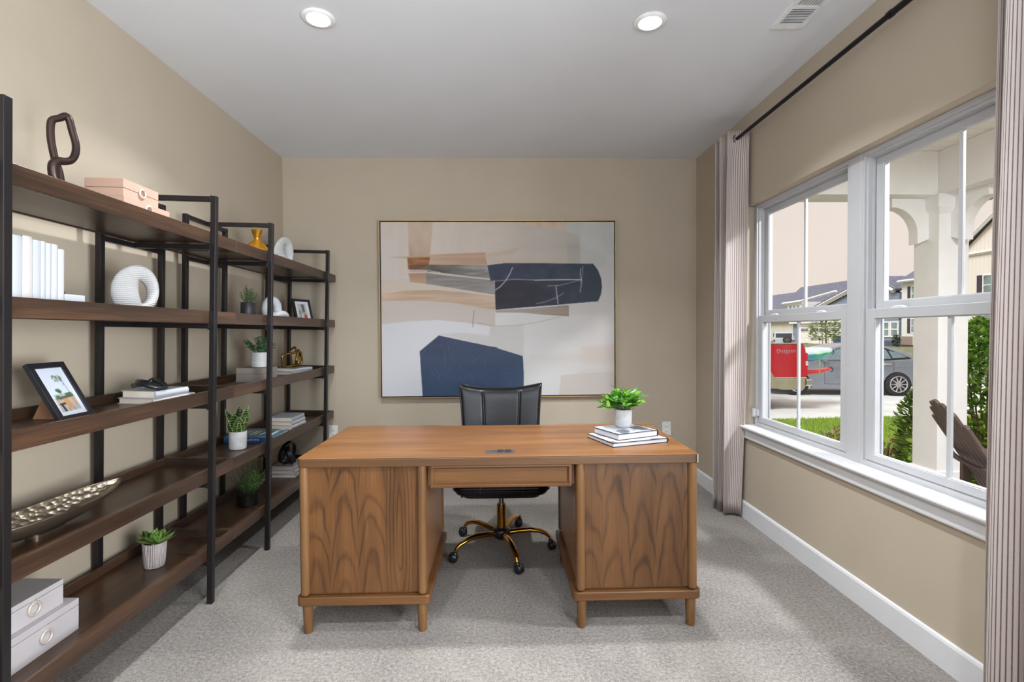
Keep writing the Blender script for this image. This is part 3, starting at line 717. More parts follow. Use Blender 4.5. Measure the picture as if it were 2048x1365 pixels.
A.line([(690, 800), (694, 740), (702, 690)], 3, (120, 110, 104)); A.line([(720, 770), (860, 797), (1000, 792), (1150, 768), (1300, 732)], 3, (170, 160, 152))
P([(1100, 1010), (1240, 1005), (1420, 980), (1680, 925), (1680, 1080), (1420, 1110), (1200, 1075)], (204, 190, 178), .45, 50)
P([(1440, 945), (1560, 935), (1680, 928), (1680, 1140), (1400, 1140), (1480, 1040)], (214, 198, 188), .8, 25)
P([(1060, 1020), (1400, 1050), (1640, 1060), (1680, 1100), (1300, 1130), (1060, 1130)], (216, 212, 208), .8, 40)
P([(1300, 1140), (1420, 1128), (1680, 1118), (1680, 1280), (1285, 1280)], (206, 194, 186), .9, 6)
# navy forms
G([(845, 470), (1450, 470), (1560, 625), (1290, 650), (1040, 668), (848, 683)], (50, 47, 56), (60, 66, 82), 'x', 850, 1500, 1, 3, 12, (90, 40))
G([(793, 376), (912, 361), (1200, 362), (1526, 367), (1560, 412), (1582, 470), (1588, 525), (1580, 580), (1560, 626), (1440, 636), (1440, 476), (845, 480), (815, 482)], (62, 66, 90), (64, 72, 84), 'x', 800, 1580, 1, 3, 9, (60, 40))
P([(1450, 372), (1526, 367), (1560, 412), (1582, 470), (1588, 525), (1580, 580), (1560, 626), (1452, 634)], (58, 68, 80), .7, 10)
G([(324, 966), (456, 857), (840, 942), (1036, 1004), (1042, 1120), (1040, 1280), (342, 1280)], (66, 74, 100), (52, 74, 104), 'y', 870, 1272, 1, 3, 7, (200, 60))
wl = (200, 202, 212)
A.line([(848, 546), (880, 525), (920, 482), (950, 432), (968, 392)], 5, (222, 222, 228)); A.line([(840, 486), (980, 472), (1120, 478), (1300, 474), (1446, 478)], 3, wl); A.line([(1120, 480), (1446, 476)], 4, (224, 224, 230))
A.line([(1212, 520), (1290, 516), (1360, 500), (1440, 478)], 3, wl, .9); A.line([(1442, 400), (1436, 440), (1448, 490), (1436, 560)], 4, wl); A.line([(1456, 385), (1454, 430), (1440, 500)], 3, wl, .8)
A.line([(1270, 516), (1274, 570), (1284, 650)], 4, (190, 194, 206)); A.line([(1264, 530), (1280, 640)], 2, wl, .7); A.line([(1130, 642), (1190, 630), (1262, 604), (1322, 570)], 3, (176, 180, 192))
A.line([(720, 916), (760, 928), (800, 936), (860, 944)], 3, (60, 62, 76))
rs = random.Random(4)
for (x, y, dx, dy, cv) in ((470, 925, 22, 65, 20), (520, 940, 30, 50, -8), (560, 1045, 30, 50, 24), (425, 1085, 28, 75, 18), (520, 1080, 45, 40, -12), (500, 1120, 60, 40, -14), (665, 1115, 34, 80, 4), (750, 1135, 50, 70, -4), (400, 1090, 18, 40, 4), (490, 985, 4, 80, 10), (380, 1170, 70, 40, -10), (900, 1120, 50, 6, 8), (770, 1030, 4, 40, 4), (680, 1040, 60, -30, 8), (940, 1180, 16, 30, 2), (600, 1150, 30, 40, 5), (470, 1175, 60, 40, -14), (345, 990, 20, -30, 4)):
    pts = [(x+dx*t+cv*math.sin(PI*t), y+dy*t) for t in (0, .25, .5, .75, 1)]
    A.line(pts, 3, (118, 130, 152), .8); A.line([(p[0]+4, p[1]+2) for p in pts], 3, (42, 52, 76), .7)
M_goldframe = plain('champagne_gold_frame', (186, 158, 112), .35, .7, var=.03); M_blackgap = plain('black_frame_gap', (22, 20, 20), .7)
art = thing('framed_painting', 'large abstract canvas in cream, tan and navy with a thin gold frame', 'painting', (-.002, YB, 1.477))
fw_, fh_ = 1.973, 1.478
b = MB()
for x0, x1, z0, z1 in ((-fw_/2, fw_/2, fh_/2-.0075, fh_/2), (-fw_/2, fw_/2, -fh_/2, -fh_/2+.0075), (-fw_/2, -fw_/2+.0075, -fh_/2+.0075, fh_/2-.0075), (fw_/2-.0075, fw_/2, -fh_/2+.0075, fh_/2-.0075)):
    b.box(x0, x1, -.045, -.006, z0, z1)
b.build('frame', M_goldframe, art)
MB().box(-fw_/2+.007, fw_/2-.007, -.022, -.006, -fh_/2+.007, fh_/2-.007).build('backing', M_blackgap, art)
A.mesh('canvas', M_canvas, art, lambda u, v: ((u-.5)*(fw_-.032), -.040, (.5-v)*(fh_-.032)), .76)
b = MB(); hw, hh = (fw_-.032)/2, (fh_-.032)/2; b.box(-hw, hw, -.0396, -.022, -hh, hh); b.build('stretcher', M_whitew, art)

# ================================================================ ETAGERES (lean a little into the room)
TILT = R(1.5); SX = -1.370
M_tray = wood('shelf_dark_wood', ((30, 21, 16), (58, 42, 32), (98, 68, 47)), 'y', False, .30)
M_tray2 = wood('shelf_dark_wood_end', ((26, 20, 16), (48, 37, 29), (76, 57, 43)), 'x', False, .34)
M_post = plain('bronze_black_steel', (40, 37, 38), .32, .5, var=.06)
TOPS = (.268, .640, 1.014, 1.392, 1.764); TH = .060; TD = .352; PW = .025; XB = -.385
FLOORZ = [z-TH+.022 for z in TOPS]
def etagere(yc, half, posts, label):
    t = thing('etagere_shelf', label, 'bookcase', (SX, yc, 0), 0)
    t.rotation_euler = (0, TILT, 0)
    for z in TOPS:
        x0, x1, y0, y1 = -PW-TD, -PW-.0005, -half, half; w_ = .013
        tr = MB().box(x0+.002, x1-.002, y0+.002, y1-.002, z-TH+.004, z-TH+.022).build('tray', M_tray, t)
        MB().box(x1-w_, x1, y0, y1, z-TH, z).build('front_rim', M_tray, tr, bevel=.0015)
        MB().box(x0, x0+w_, y0, y1, z-TH, z).build('back_rim', M_tray, tr, bevel=.0015)
        for a in (y0, y1-w_): MB().box(x0+w_, x1-w_, a, a+w_, z-TH+.001, z-.001).build('end_rim', M_tray2, tr, bevel=.001)
    for py in posts:
        MB().box(-PW, 0, py-PW/2, py+PW/2, 0, 1.931).build('front_post', M_post, t, bevel=.002)
        for s in (-1, 1): MB().box(XB-PW/2, XB+PW/2, py+s*.196-PW/2, py+s*.196+PW/2, 0, 1.931).build('back_post', M_post, t, bevel=.002)
        MB().box(XB+PW/2, -PW, py-.0115, py+.0115, 1.906, 1.929).build('top_bar', M_post, t, bevel=.0015)
        MB().box(XB-PW/2+.001, XB+PW/2-.001, py-.184, py+.184, 1.906, 1.929).build('back_rail', M_post, t, bevel=.0015)
        MB().box(-PW-.003, -PW+.001, py-.008, py+.008, 1.900, 1.934).build('joint_plate', M_post, t)
        for z in TOPS:
            zb = z-TH
            MB().box(XB+PW/2, -PW, py-.0115, py+.0115, zb-.024, zb-.001).build('cross_arm', M_post, t, bevel=.0015)
            MB().box(XB-PW/2+.001, XB+PW/2-.001, py-.184, py+.184, zb-.024, zb-.001).build('back_rail', M_post, t, bevel=.0015)
            MB().cyl((-PW-.010, py, zb-.030), (-PW-.010, py, zb-.023), .005, n=8).build('bolt', M_post, t)
    return t
Y1C, Y2C = 1.835, 3.404
etagere(Y1C, .7835, (1.397-Y1C, 2.398-Y1C), 'dark wood and bronze steel etagere with five tray shelves, nearest the viewpoint')
etagere(Y2C, .7835, (2.983-Y2C, 3.955-Y2C), 'dark wood and bronze steel etagere with five tray shelves, in the far corner')
def put(o, k, x, y, rz=0, dz=0):
    """stand a thing on tray k (0 bottom) at world x,y"""
    z = FLOORZ[k]+dz
    xl = x-SX-TILT*z; zz = z-xl*math.sin(TILT)
    o.matrix_world = Matrix.Translation((x, y, zz)) @ Matrix.Rotation(TILT, 4, 'Y') @ Matrix.Rotation(rz, 4, 'Z')
    return o

# ---------------------------------------------------------------- small objects
M_bronze = plain('dark_bronze', (66, 52, 48), .34, .75, var=.1)
def smooth_path(P, n=6, closed=False):
    P = [Vector(p) for p in P]; N = len(P); out = []
    rng = range(N if closed else N-1)
    for i in rng:
        g = lambda k: P[k % N] if closed else P[max(0, min(N-1, k))]
        p0, p1, p2, p3 = g(i-1), g(i), g(i+1), g(i+2)
        for j in range(n):
            t = j/n; out.append(.5*((2*p1)+(p2-p0)*t+(2*p0-5*p1+4*p2-p3)*t*t+(3*p1-p0-3*p2+p3)*t**3))
    if not closed: out.append(P[-1])
    return out
# top tray, near unit ------------------------------------------------
sc = thing('loop_sculpture', 'dark bronze twisted loop sculpture on the top shelf', 'sculpture')
pts = [(116, 376), (116, 352), (106, 338), (104, 322), (113, 314), (132, 311), (147, 306), (157, 294), (159, 278), (152, 260), (141, 237), (122, 243), (104, 251), (101, 272), (104, 292), (110, 312), (118, 330), (121, 350), (122, 376)]
def sxy(p): return (p[0]-112)/860., (376-p[1])/455.
P_ = [Vector((.010*math.sin(i*.42), sxy(p)[0], sxy(p)[1]+.017)) for i, p in enumerate(pts)]
rad = [.014, .015, .0165, .0165, .0145, .0125, .0115, .0115, .0115, .0115, .012, .0115, .0115, .0115, .0115, .0115, .012, .013, .013]
SP = smooth_path(P_, 5); RS = list(np.interp(np.linspace(0, len(P_)-1, len(SP)), range(len(P_)), rad))
MB().tube(SP, RS, 12).build('loop', M_bronze, sc, smooth=180)
MB().lathe([(.036, 0), (.036, .012), (.030, .016)], 24, (0, .02, 0)).build('base', M_bronze, sc, smooth=40)
put(sc, 4, -1.535, 1.785, R(-32))
M_box_pink = plain('pink_cast_box_linen', (180, 146, 128), .6, var=.02, bump=.15, bs=500, bd=.0006)  # pale box like the bottom pair; pink light cast put into the colour
M_box_white = plain('white_box_woodgrain', (178, 172, 173), .5, var=.02, bump=.1, bs=400, bd=.0006)
M_box_grey = plain('taupe_box_linen', (136, 126, 118), .6, var=.03, bump=.15, bs=500, bd=.0006)
M_ring_pull = plain('pale_ring_pull', (204, 192, 180), .35, .3)
def lidbox(label, X, Y, Z, mt, group, split=.5, pull=True, pz=.5):
    t = thing('storage_box', label, 'box', group=group)
    MB().box(-X/2, X/2, -Y/2, Y/2, 0, Z*split-.0008).build('body', mt, t, bevel=.0012)
    l = MB().box(-X/2, X/2, -Y/2, Y/2, Z*split+.0008, Z).build('lid', mt, t, bevel=.0012)
    MB().box(-X/2+.002, X/2-.002, -Y/2+.002, Y/2-.002, Z*split-.001, Z*split+.001).build('seam', M_soil, t)
    if pull:
        b = MB(); c = Vector((X/2+.004, 0, Z*pz)); rr_ = min(.020, Z*.24)
        b.tube([c+Vector((0, math.cos(2*PI*i/24), math.sin(2*PI*i/24)))*rr_ for i in range(24)], rr_*.22, 8, closed=True)
        b.tube([(X/2-.001, 0, Z*pz+rr_), (X/2+.006, 0, Z*pz+rr_)], rr_*.3, 10); b.build('ring_pull', M_ring_pull, t, smooth=60)
    return t
put(lidbox('pale lidded box with pink light cast in its colour and ring pull on the top shelf, lower of the pair', .17, .262, .082, M_box_pink, 'pink-cast boxes on the top shelf', .36, True, .66), 4, -1.505, 2.075)
put(lidbox('pale lidded box with pink light cast in its colour and ring pull on the top shelf, upper of the pair', .145, .196, .066, M_box_pink, 'pink-cast boxes on the top shelf', .48, True, .5), 4, -1.496, 2.045, 0, .0825)
# top tray, far unit
M_goldleaf = plain('gold_leaf', (206, 148, 42), .36, .85, var=.14, vs=40, bump=.4, bs=160, bd=.003)
M_blackglaze = plain('black_glaze', (30, 27, 25), .4)
v = thing('vase', 'gold hourglass vase with a dark lower half on the top shelf', 'vase')
MB().lathe([(.076, .070), (.079, .074), (.052, .112), (.022, .142), (.0165, .150), (.018, .157), (.027, .180), (.0345, .203), (.033, .204), (.025, .182), (.015, .158)], 40, cap0=False, cap1=True).build('gold_body', M_goldleaf, v, smooth=50)
MB().lathe([(.046, 0), (.052, .006), (.073, .062), (.076, .0705), (.03, .071)], 40, cap1=True).build('dark_base', M_blackglaze, v, smooth=40)
put(v, 4, -1.525, 3.205)
def ribbed():
    k = NT('ribbed_white_resin'); x, y, z = k.sep(k.obj()); n1 = k.noise(k.obj(), 14, 2)
    a = k.math('SINE', k.math('ADD', k.math('MULTIPLY', z, 780), k.math('MULTIPLY', n1, 16)))
    nb = k.noise(k.comb(k.math('MULTIPLY', x, 90), k.math('MULTIPLY', y, 90), k.math('MULTIPLY', z, 400)), 1, 2)
    k.bump(k.math('ADD', k.math('MULTIPLY', a, .5), nb), .55, .003)
    return k.fin(k.ramp(a, [(.0, (184, 182, 181)), (.8, (205, 204, 204))]), .7)
M_rib = ribbed()
def mobius(label, A_, B_, wid, thick):
    t = thing('ring_sculpture', label, 'sculpture', group='white ribbed ring sculptures'); n, m_ = 72, 20; bm_ = MB(); rings = []
    for i in range(n):
        a = 2*PI*i/n; c = Vector((0, A_*math.cos(a), B_+B_*.98*math.sin(a))); nrm = Vector((0, math.cos(a)*B_, math.sin(a)*A_)).normalized(); ax = Vector((1, 0, 0))
        ph = .5*a+R(6); u = ax*math.cos(ph)+nrm*math.sin(ph); w_ = ax*-math.sin(ph)+nrm*math.cos(ph)
        ww = wid*(1+.22*math.cos(a-PI))
        rings.append([bm_.bm.verts.new(c+u*ww*math.cos(2*PI*k/m_)+w_*thick*math.sin(2*PI*k/m_)) for k in range(m_)])
    for i in range(n):
        X_, Y_ = rings[i], rings[(i+1) % n]; off = m_//2 if i == n-1 else 0
        for k in range(m_): bm_.face((X_[k], X_[(k+1) % m_], Y_[(k+1+off) % m_], Y_[(k+off) % m_]))
    zmin = min(v_.co.z for v_ in bm_.bm.verts)
    for v_ in bm_.bm.verts: v_.co.z -= zmin
    bm_.build('band', M_rib, t, smooth=180); return t
put(mobius('white ribbed ring sculpture on the second shelf beside the white books', .050, .078, .040, .021), 3, -1.535, 2.175, R(-38))
put(mobius('white ribbed ring sculpture on the top shelf beside the gold vase', .052, .082, .046, .022), 4, -1.525, 3.60, R(-12))
# second tray from the top, near unit: seven white books and a bookend
edges = [1.496, 1.534, 1.567, 1.594, 1.611, 1.631, 1.655, 1.679]; hts = [.222, .226, .219, .220, .217, .217, .205]; wts = [M_white, M_whitew]
nth = ['first', 'second', 'third', 'fourth', 'fifth', 'sixth', 'last']
ylast = 0
for i in range(7):
    o = book('upright white book on the second shelf, %s from the front post towards the bookend' % nth[i], (.155-.008*(i % 3), edges[i+1]-edges[i]-.0006, hts[i]), wts[i % 2 if i in (1, 4) else 0], M_page2, group='upright white books on the second shelf', up=True)
    put(o, 3, -1.425, edges[i])
be = thing('bookend', 'white block bookend with a small black seated figure beside the upright books', 'bookend')
MB().box(-.10, 0, 0, .082, 0, .062).build('block', M_white, be, bevel=.003)
MB().tube([(-.05, .008, .062), (-.05, .010, .085), (-.05, .014, .115), (-.05, .008, .145), (-.05, .002, .150)], [.010, .016, .014, .008, .003], 10).build('figure_body', M_blackglaze, be, smooth=180)
MB().tube([(-.05, .012, .074), (-.048, .030, .078), (-.046, .040, .073), (-.044, .044, .063)], [.011, .0095, .008, .008], 10).build('figure_leg', M_blackglaze, be, smooth=180)
put(be, 3, -1.425, 1.681)
# second tray, far unit
bb = book('dark-covered book lying flat under the black pot on the second shelf', (.25, .33, .034), M_blackcover, M_whitew, '-y'); put(bb, 3, -1.545, 3.045)
def sprig_plant(label, potfn, sprigs, spread, height, leafL, leafW, cols, seed, base_z, cat='plant', lean=.0, stemcol=(84, 104, 60), density=9, up_=.75):
    t = thing('potted_plant', label, cat); potfn(t); r = random.Random(seed)
    b = MB(); s_ = MB(); mats = [leaf_mat('foliage_%d_%d' % (seed, i), c, .25, .5, .2) for i, c in enumerate(cols)]; groups = [MB() for _ in cols]
    for i in range(sprigs):
        a = r.random()*2*PI; rr_ = spread*r.random()**.6; h = height*(.55+.45*r.random())*(1-.45*(rr_/spread)**2)
        p0 = Vector((.25*rr_*math.cos(a), .25*rr_*math.sin(a), base_z)); p2 = Vector((rr_*math.cos(a), rr_*math.sin(a), base_z+h)); p1 = p0.lerp(p2, .5)+Vector((0, 0, h*.12))
        s_.tube([p0, p1, p2], [.0014, .0011, .0007], 4)
        for j in range(density):
            q = .25+.75*j/(density-1); p = (p0*(1-q)**2+p1*2*q*(1-q)+p2*q*q); aa = a+j*2.4+r.random(); el = r.uniform(-.1, .9)
            d = Vector((math.cos(aa), math.sin(aa), el)).normalized()*leafL*r.uniform(.7, 1.15)
            side = d.cross(Vector((0, 0, 1))).normalized()*leafW*.5; nrm = Vector((0, 0, 1))*leafW*.18; g = groups[r.randrange(len(cols))]
            V = [g.bm.verts.new(x) for x in (p, p+d*.5+side+nrm, p+d, p+d*.5-side+nrm, p+d*.5)]
            for f in ((0, 1, 4), (1, 2, 4), (2, 3, 4), (3, 0, 4)): g.face([V[k] for k in f])
    stuff(s_.build('stems', plain('sprig_stem_%d' % seed, stemcol, .7), t))
    for i, g in enumerate(groups): stuff(g.build('foliage', mats[i], t))
    return t
M_potblack = plain('matte_black_pot', (40, 40, 44), .45)
def black_pot(t): pot(t, [(.036, 0), (.040, .003), (.0415, .012), (.0415, .078), (.040, .080), (.037, .080), (.036, .070)], M_potblack, .037, .070)
put(sprig_plant('small green herb-like plant in a matte black pot on the second shelf', black_pot, 34, .058, .115, .012, .006, ((84, 128, 78), (112, 156, 84), (66, 104, 62)), 11, .07, density=13), 3, -1.525, 3.085, 0, .0345)
M_plaster = plain('white_plaster', (205, 206, 210), .7, var=.01, bump=.1, bs=90, bd=.002)
kn = thing('link_sculpture', 'white two-link sculpture on the second shelf in front of the small picture frame', 'sculpture')
def ov(a, b_, f, n=36): return [f(a*math.cos(2*PI*i/n), b_*math.sin(2*PI*i/n)) for i in range(n)]
MB().tube(ov(.045, .064, lambda p, q: (p*.35, p*.9-.005, .090+q)), .026, 14, closed=True).build('link', M_plaster, kn, smooth=180)
MB().tube(ov(.078, .032, lambda p, q: (q*.9, .055+p, .038+.3*q+.012*math.cos(p*20))), .025, 14, closed=True).build('link', M_plaster, kn, smooth=180)
put(kn, 3, -1.535, 3.43, R(-12))
def photo_frame(label, W_, H_, lean, canvas, border, wood_):
    """stands on its lower edge at the origin, faces +x, leans back"""
    t = thing('framed_photo', label, 'picture frame'); Ml = Matrix.Rotation(-lean, 4, 'Y'); d = .016; b = MB()
    for y0, y1, z0, z1 in ((-W_/2, W_/2, 0, border), (-W_/2, W_/2, H_-border, H_), (-W_/2, -W_/2+border, border, H_-border), (W_/2-border, W_/2, border, H_-border)): b.box(-d, 0, y0, y1, z0, z1, Ml)
    b.build('frame', M_blackframe, t, bevel=.001)
    MB().box(-d+.001, -.006, -W_/2+border-.002, W_/2-border+.002, border-.002, H_-border+.002, Ml).build('backing', M_cardboard, t)
    pw, ph = W_-2*border, H_-2*border
    canvas.mesh('photo', M_photo, t, lambda u, v: tuple(Ml @ Vector((-.0055, -pw/2+u*pw, H_-border-v*ph))))
    sl, cl = math.sin(lean), math.cos(lean); hz = H_*.55
    MB().prism([(-sl*hz-.016/cl, hz*cl), (-sl*hz-.024/cl, hz*cl), (-sl*hz-.075, .0005), (-.030, .0005), (-.030-.008, .02)], lambda x, z: (x, -.025, z), lambda x, z: (x, -.021, z)).build('easel_leg', M_cardboard, t)
    return t
M_blackframe = plain('black_frame_wood', (36, 37, 42), .4); M_cardboard = plain('brown_cardboard', (150, 108, 78), .8)
def pic_dining():
    c = Canvas(56, 84, 0, 100, 0, 150, (212, 220, 234)); rs_ = random.Random(2)
    c.poly([(-5, 98), (14, 96), (60, 92), (105, 90), (105, 155), (-5, 155)], (206, 204, 208))
    c.poly([(15, 96), (40, 92), (86, 88), (86, 97), (20, 102)], (74, 90, 74)); c.poly([(18, 104), (60, 98), (84, 96), (84, 112), (20, 116)], (214, 206, 202))
    c.poly([(14, 84), (88, 82), (88, 136), (14, 140)], (118, 104, 98), .35); c.poly([(18, 113), (45, 110), (45, 116), (20, 119)], (60, 56, 58)); c.poly([(22, 118), (30, 117), (33, 138), (25, 139)], (66, 58, 54))
    for p in ([(40, 100), (60, 98), (63, 128), (44, 130)], [(72, 98), (80, 96), (86, 122), (79, 124)], [(16, 100), (28, 98), (29, 106), (18, 107)]): c.poly(p, (198, 150, 96))
    for p in ([(44, 130), (47, 130), (45, 140), (42, 140)], [(60, 128), (63, 128), (68, 138), (65, 138)]): c.poly(p, (170, 122, 76))
    for _ in range(22):
        x, y = rs_.uniform(42, 78), rs_.uniform(22, 40); c.line([(x, y), (x+rs_.uniform(-4, 4), y+5)], 3.2, rs_.choice(((116, 128, 92), (150, 146, 132), (96, 108, 78))), .8)
    c.line([(72, 24), (76, 50), (79, 82)], 1.6, (104, 96, 88)); c.line([(76, 50), (70, 58)], 1.4, (110, 104, 96))
    for x, y, r_ in ((40, 72, 7), (44, 76, 6), (28, 92, 6), (66, 88, 7), (76, 86, 6)): c.line([(x-r_/2, y), (x+r_/2, y)], r_*1.6, (72, 108, 72), .9)
    c.line([(43, 78), (43, 94)], 1.5, (92, 92, 80))
    for k in (0, 1): c.poly([(k*96-5, -5), (k*96+9, -5), (k*96+9, 155), (k*96-5, 155)], (220, 226, 238))
    c.poly([(-5, 140), (105, 140), (105, 155), (-5, 155)], (220, 226, 238)); return c
def pic_small():
    c = Canvas(40, 52, 0, 100, 0, 130, (222, 224, 230)); c.poly([(18, 14), (82, 14), (82, 114), (18, 114)], (186, 186, 186)); c.poly([(46, 18), (66, 18), (68, 68), (50, 68)], (108, 102, 96)); c.poly([(20, 60), (42, 58), (42, 80), (20, 84)], (170, 166, 160))
    c.poly([(56, 88), (78, 86), (80, 112), (58, 113)], (200, 84, 56)); c.poly([(30, 84), (52, 82), (54, 110), (30, 112)], (214, 214, 214)); c.line([(26, 60), (34, 96), (30, 112)], 3, (84, 80, 78)); c.line([(50, 74), (72, 84)], 4, (120, 116, 112)); return c
put(photo_frame('black picture frame with a dining room photo leaning on the middle shelf', .158, .232, R(30), pic_dining(), .021, 0), 2, -1.520, 1.846, R(3))
put(photo_frame('small black picture frame leaning at the far end of the second shelf', .165, .20, R(17), pic_small(), .019, 0), 3, -1.50, 3.93, R(-28))
# middle tray, near unit
put(book('white book on the middle shelf, lower of the two under the black knot', (.165, .245, .026), M_whitew, M_page, '+x', group='white books under the black knot'), 2, -1.555, 2.315, R(-7))
put(book('white book on the middle shelf, upper of the two under the black knot', (.155, .200, .031), M_white, M_page, '+x', group='white books under the black knot'), 2, -1.550, 2.295, R(-5), .0265)
M_blackrub = plain('black_satin_ceramic', (34, 35, 38), .3)
kt = thing('knot_object', 'black pretzel knot object lying on the two white books', 'sculpture')
KP = [(-.085, .052, .014), (-.045, .030, .013), (.0, -.005, .020), (.045, -.040, .034), (.082, -.020, .022), (.080, .025, .014), (.035, .042, .030), (-.02, .018, .036), (-.055, -.020, .020), (-.030, -.050, .014), (.03, -.030, .013), (.06, .0, .020), (.03, .02, .014)]
KP = [(-v_*.22, u_*.215, z_) for u_, v_, z_ in ((-.52, .02, .030), (-.30, .04, .028), (-.08, -.02, .026), (.18, -.14, .012), (.40, -.10, .012), (.50, .06, .014), (.38, .24, .024), (.12, .26, .034), (-.12, .12, .036), (-.26, -.08, .026), (-.18, -.26, .012), (.05, -.28, .012), (.26, -.06, .030), (.40, .12, .036), (.30, .22, .012))]
MB().tube(smooth_path(KP, 6), .0105, 12).build('loop', M_blackrub, kt, smooth=60); put(kt, 2, -1.545, 2.245, R(8), .058)
# middle tray, far unit
put(lidbox('taupe lidded box under the white potted plant on the middle shelf', .158, .215, .088, M_box_grey, 'taupe box', .58, False), 2, -1.553, 3.245)
def ridge_mat(name, col, fx, fz, st=.4):
    k = NT(name); x, y, z = k.sep(k.obj()); a = k.math('ARCTAN2', y, x)
    g = k.math('SINE', k.math('MULTIPLY', a, fx)) if fx else k.math('SINE', k.math('MULTIPLY', z, fz))
    k.bump(g, st, .003); return k.fin(k.ramp(k.noise(k.obj(), 30, 2), [(.3, tuple(v*.95 for v in col)), (.7, col)]), .6)
M_potw = ridge_mat('ridged_white_pot', (214, 214, 216), 0, 700, .3)
def white_pot(t): pot(t, [(.041, 0), (.045, .003), (.048, .02), (.0485, .092), (.047, .095), (.044, .095), (.043, .085)], M_potw, .044, .085)
put(sprig_plant('grey-green leafy plant in a white ceramic pot standing on the taupe box', white_pot, 40, .095, .125, .020, .015, ((92, 140, 98), (122, 166, 122), (74, 118, 84)), 12, .085, density=11), 2, -1.540, 3.245, 0, .0885)
for i, (l, dz) in enumerate((('lower', 0), ('upper', .0235))):
    put(book('white book on the middle shelf under the brass sculpture, %s of the two' % l, (.17-.01*i, .255-.02*i, .023), M_white, M_page, '+x', group='white books under the brass sculpture'), 2, -1.545, 3.80, R(-9), dz)
M_brass = plain('aged_brass', (146, 116, 58), .32, .9, var=.12, vs=60)
br = thing('brass_sculpture', 'brass interlocked open-frame sculpture on two white books', 'sculpture')
def rloop(w_, h_, r_, n=6): return rrect(w_, h_, r_, n)
for mt_ in (Matrix.Translation((0, -.03, .062)) @ Matrix.Rotation(R(12), 4, 'X') @ Matrix.Rotation(R(-30), 4, 'Z'), Matrix.Translation((0, .045, .066)) @ Matrix.Rotation(R(-22), 4, 'X') @ Matrix.Rotation(R(25), 4, 'Z')):
    MB().tube([mt_ @ Vector((0, p[0], p[1])) for p in rloop(.15, .095, .022)], .0082, 10, closed=True).build('brass_frame', M_brass, br, smooth=60)
mt_ = Matrix.Translation((-.01, .01, .075)) @ Matrix.Rotation(R(62), 4, 'Z') @ Matrix.Rotation(R(-20), 4, 'X')
MB().tube([mt_ @ Vector((0, p[0], p[1])) for p in rloop(.085, .140, .02)], .0078, 10, closed=True).build('brass_frame', M_brass, br, smooth=60)
put(br, 2, -1.54, 3.80, R(-10), .0475)
# fourth tray, near unit: hammered boat bowl
def hammered():
    k = NT('hammered_metal'); v_ = k.n('ShaderNodeTexVoronoi', feature='SMOOTH_F1'); k.l(k.scale(k.obj(), 1, .75, 1), v_.inputs['Vector']); v_.inputs['Scale'].default_value = 56; v_.inputs['Smoothness'].default_value = .25
    h = k.math('SUBTRACT', 1, k.math('POWER', v_.outputs['Distance'], 1.6)); k.bump(h, 1.0, .007); return k.fin((206, 192, 170), .36, .9)
M_ham = hammered(); M_pewter = plain('smooth_pewter', (150, 138, 122), .3, .9, var=.06)
bw = thing('boat_bowl', 'long boat-shaped metal bowl with a hammered inside on the fourth shelf', 'bowl')
def boat(u, v, off):
    s = u*2-1; half = .325-off; wd = (.086-off)*(1-abs(s)**2.6)**.8; zk = .006+off+.074*abs(s)**2.3; rim = .076+.014*abs(s)**2.2
    a = PI*(v-.5); e = abs(math.sin(a))**2.0
    return (wd*math.sin(a)*1.0, half*s, zk+(max(rim-zk, .0))*e)
nu, nv = 49, 21; b = MB(); b.grid(lambda u, v: boat(u, v, 0), nu, nv); b.build('outer_shell', M_pewter, bw, smooth=180)
b = MB(); b.grid(lambda u, v: boat(.004+u*.992, v, .005), nu, nv); b.build('hammered_lining', M_ham, bw, smooth=180)
b = MB()
for e in (0, 1): b.tube([Vector(boat(u/48, e, .002)) for u in range(49)], .0038, 6)
b.build('rim', M_pewter, bw, smooth=60); MB().loft([[(p[0], p[1], z) for p in rrect(.05, .12, .02, 4)] for z in (0, .010)]).build('foot', M_pewter, bw, smooth=40)
put(bw, 1, -1.560, 1.745, R(-1.5))
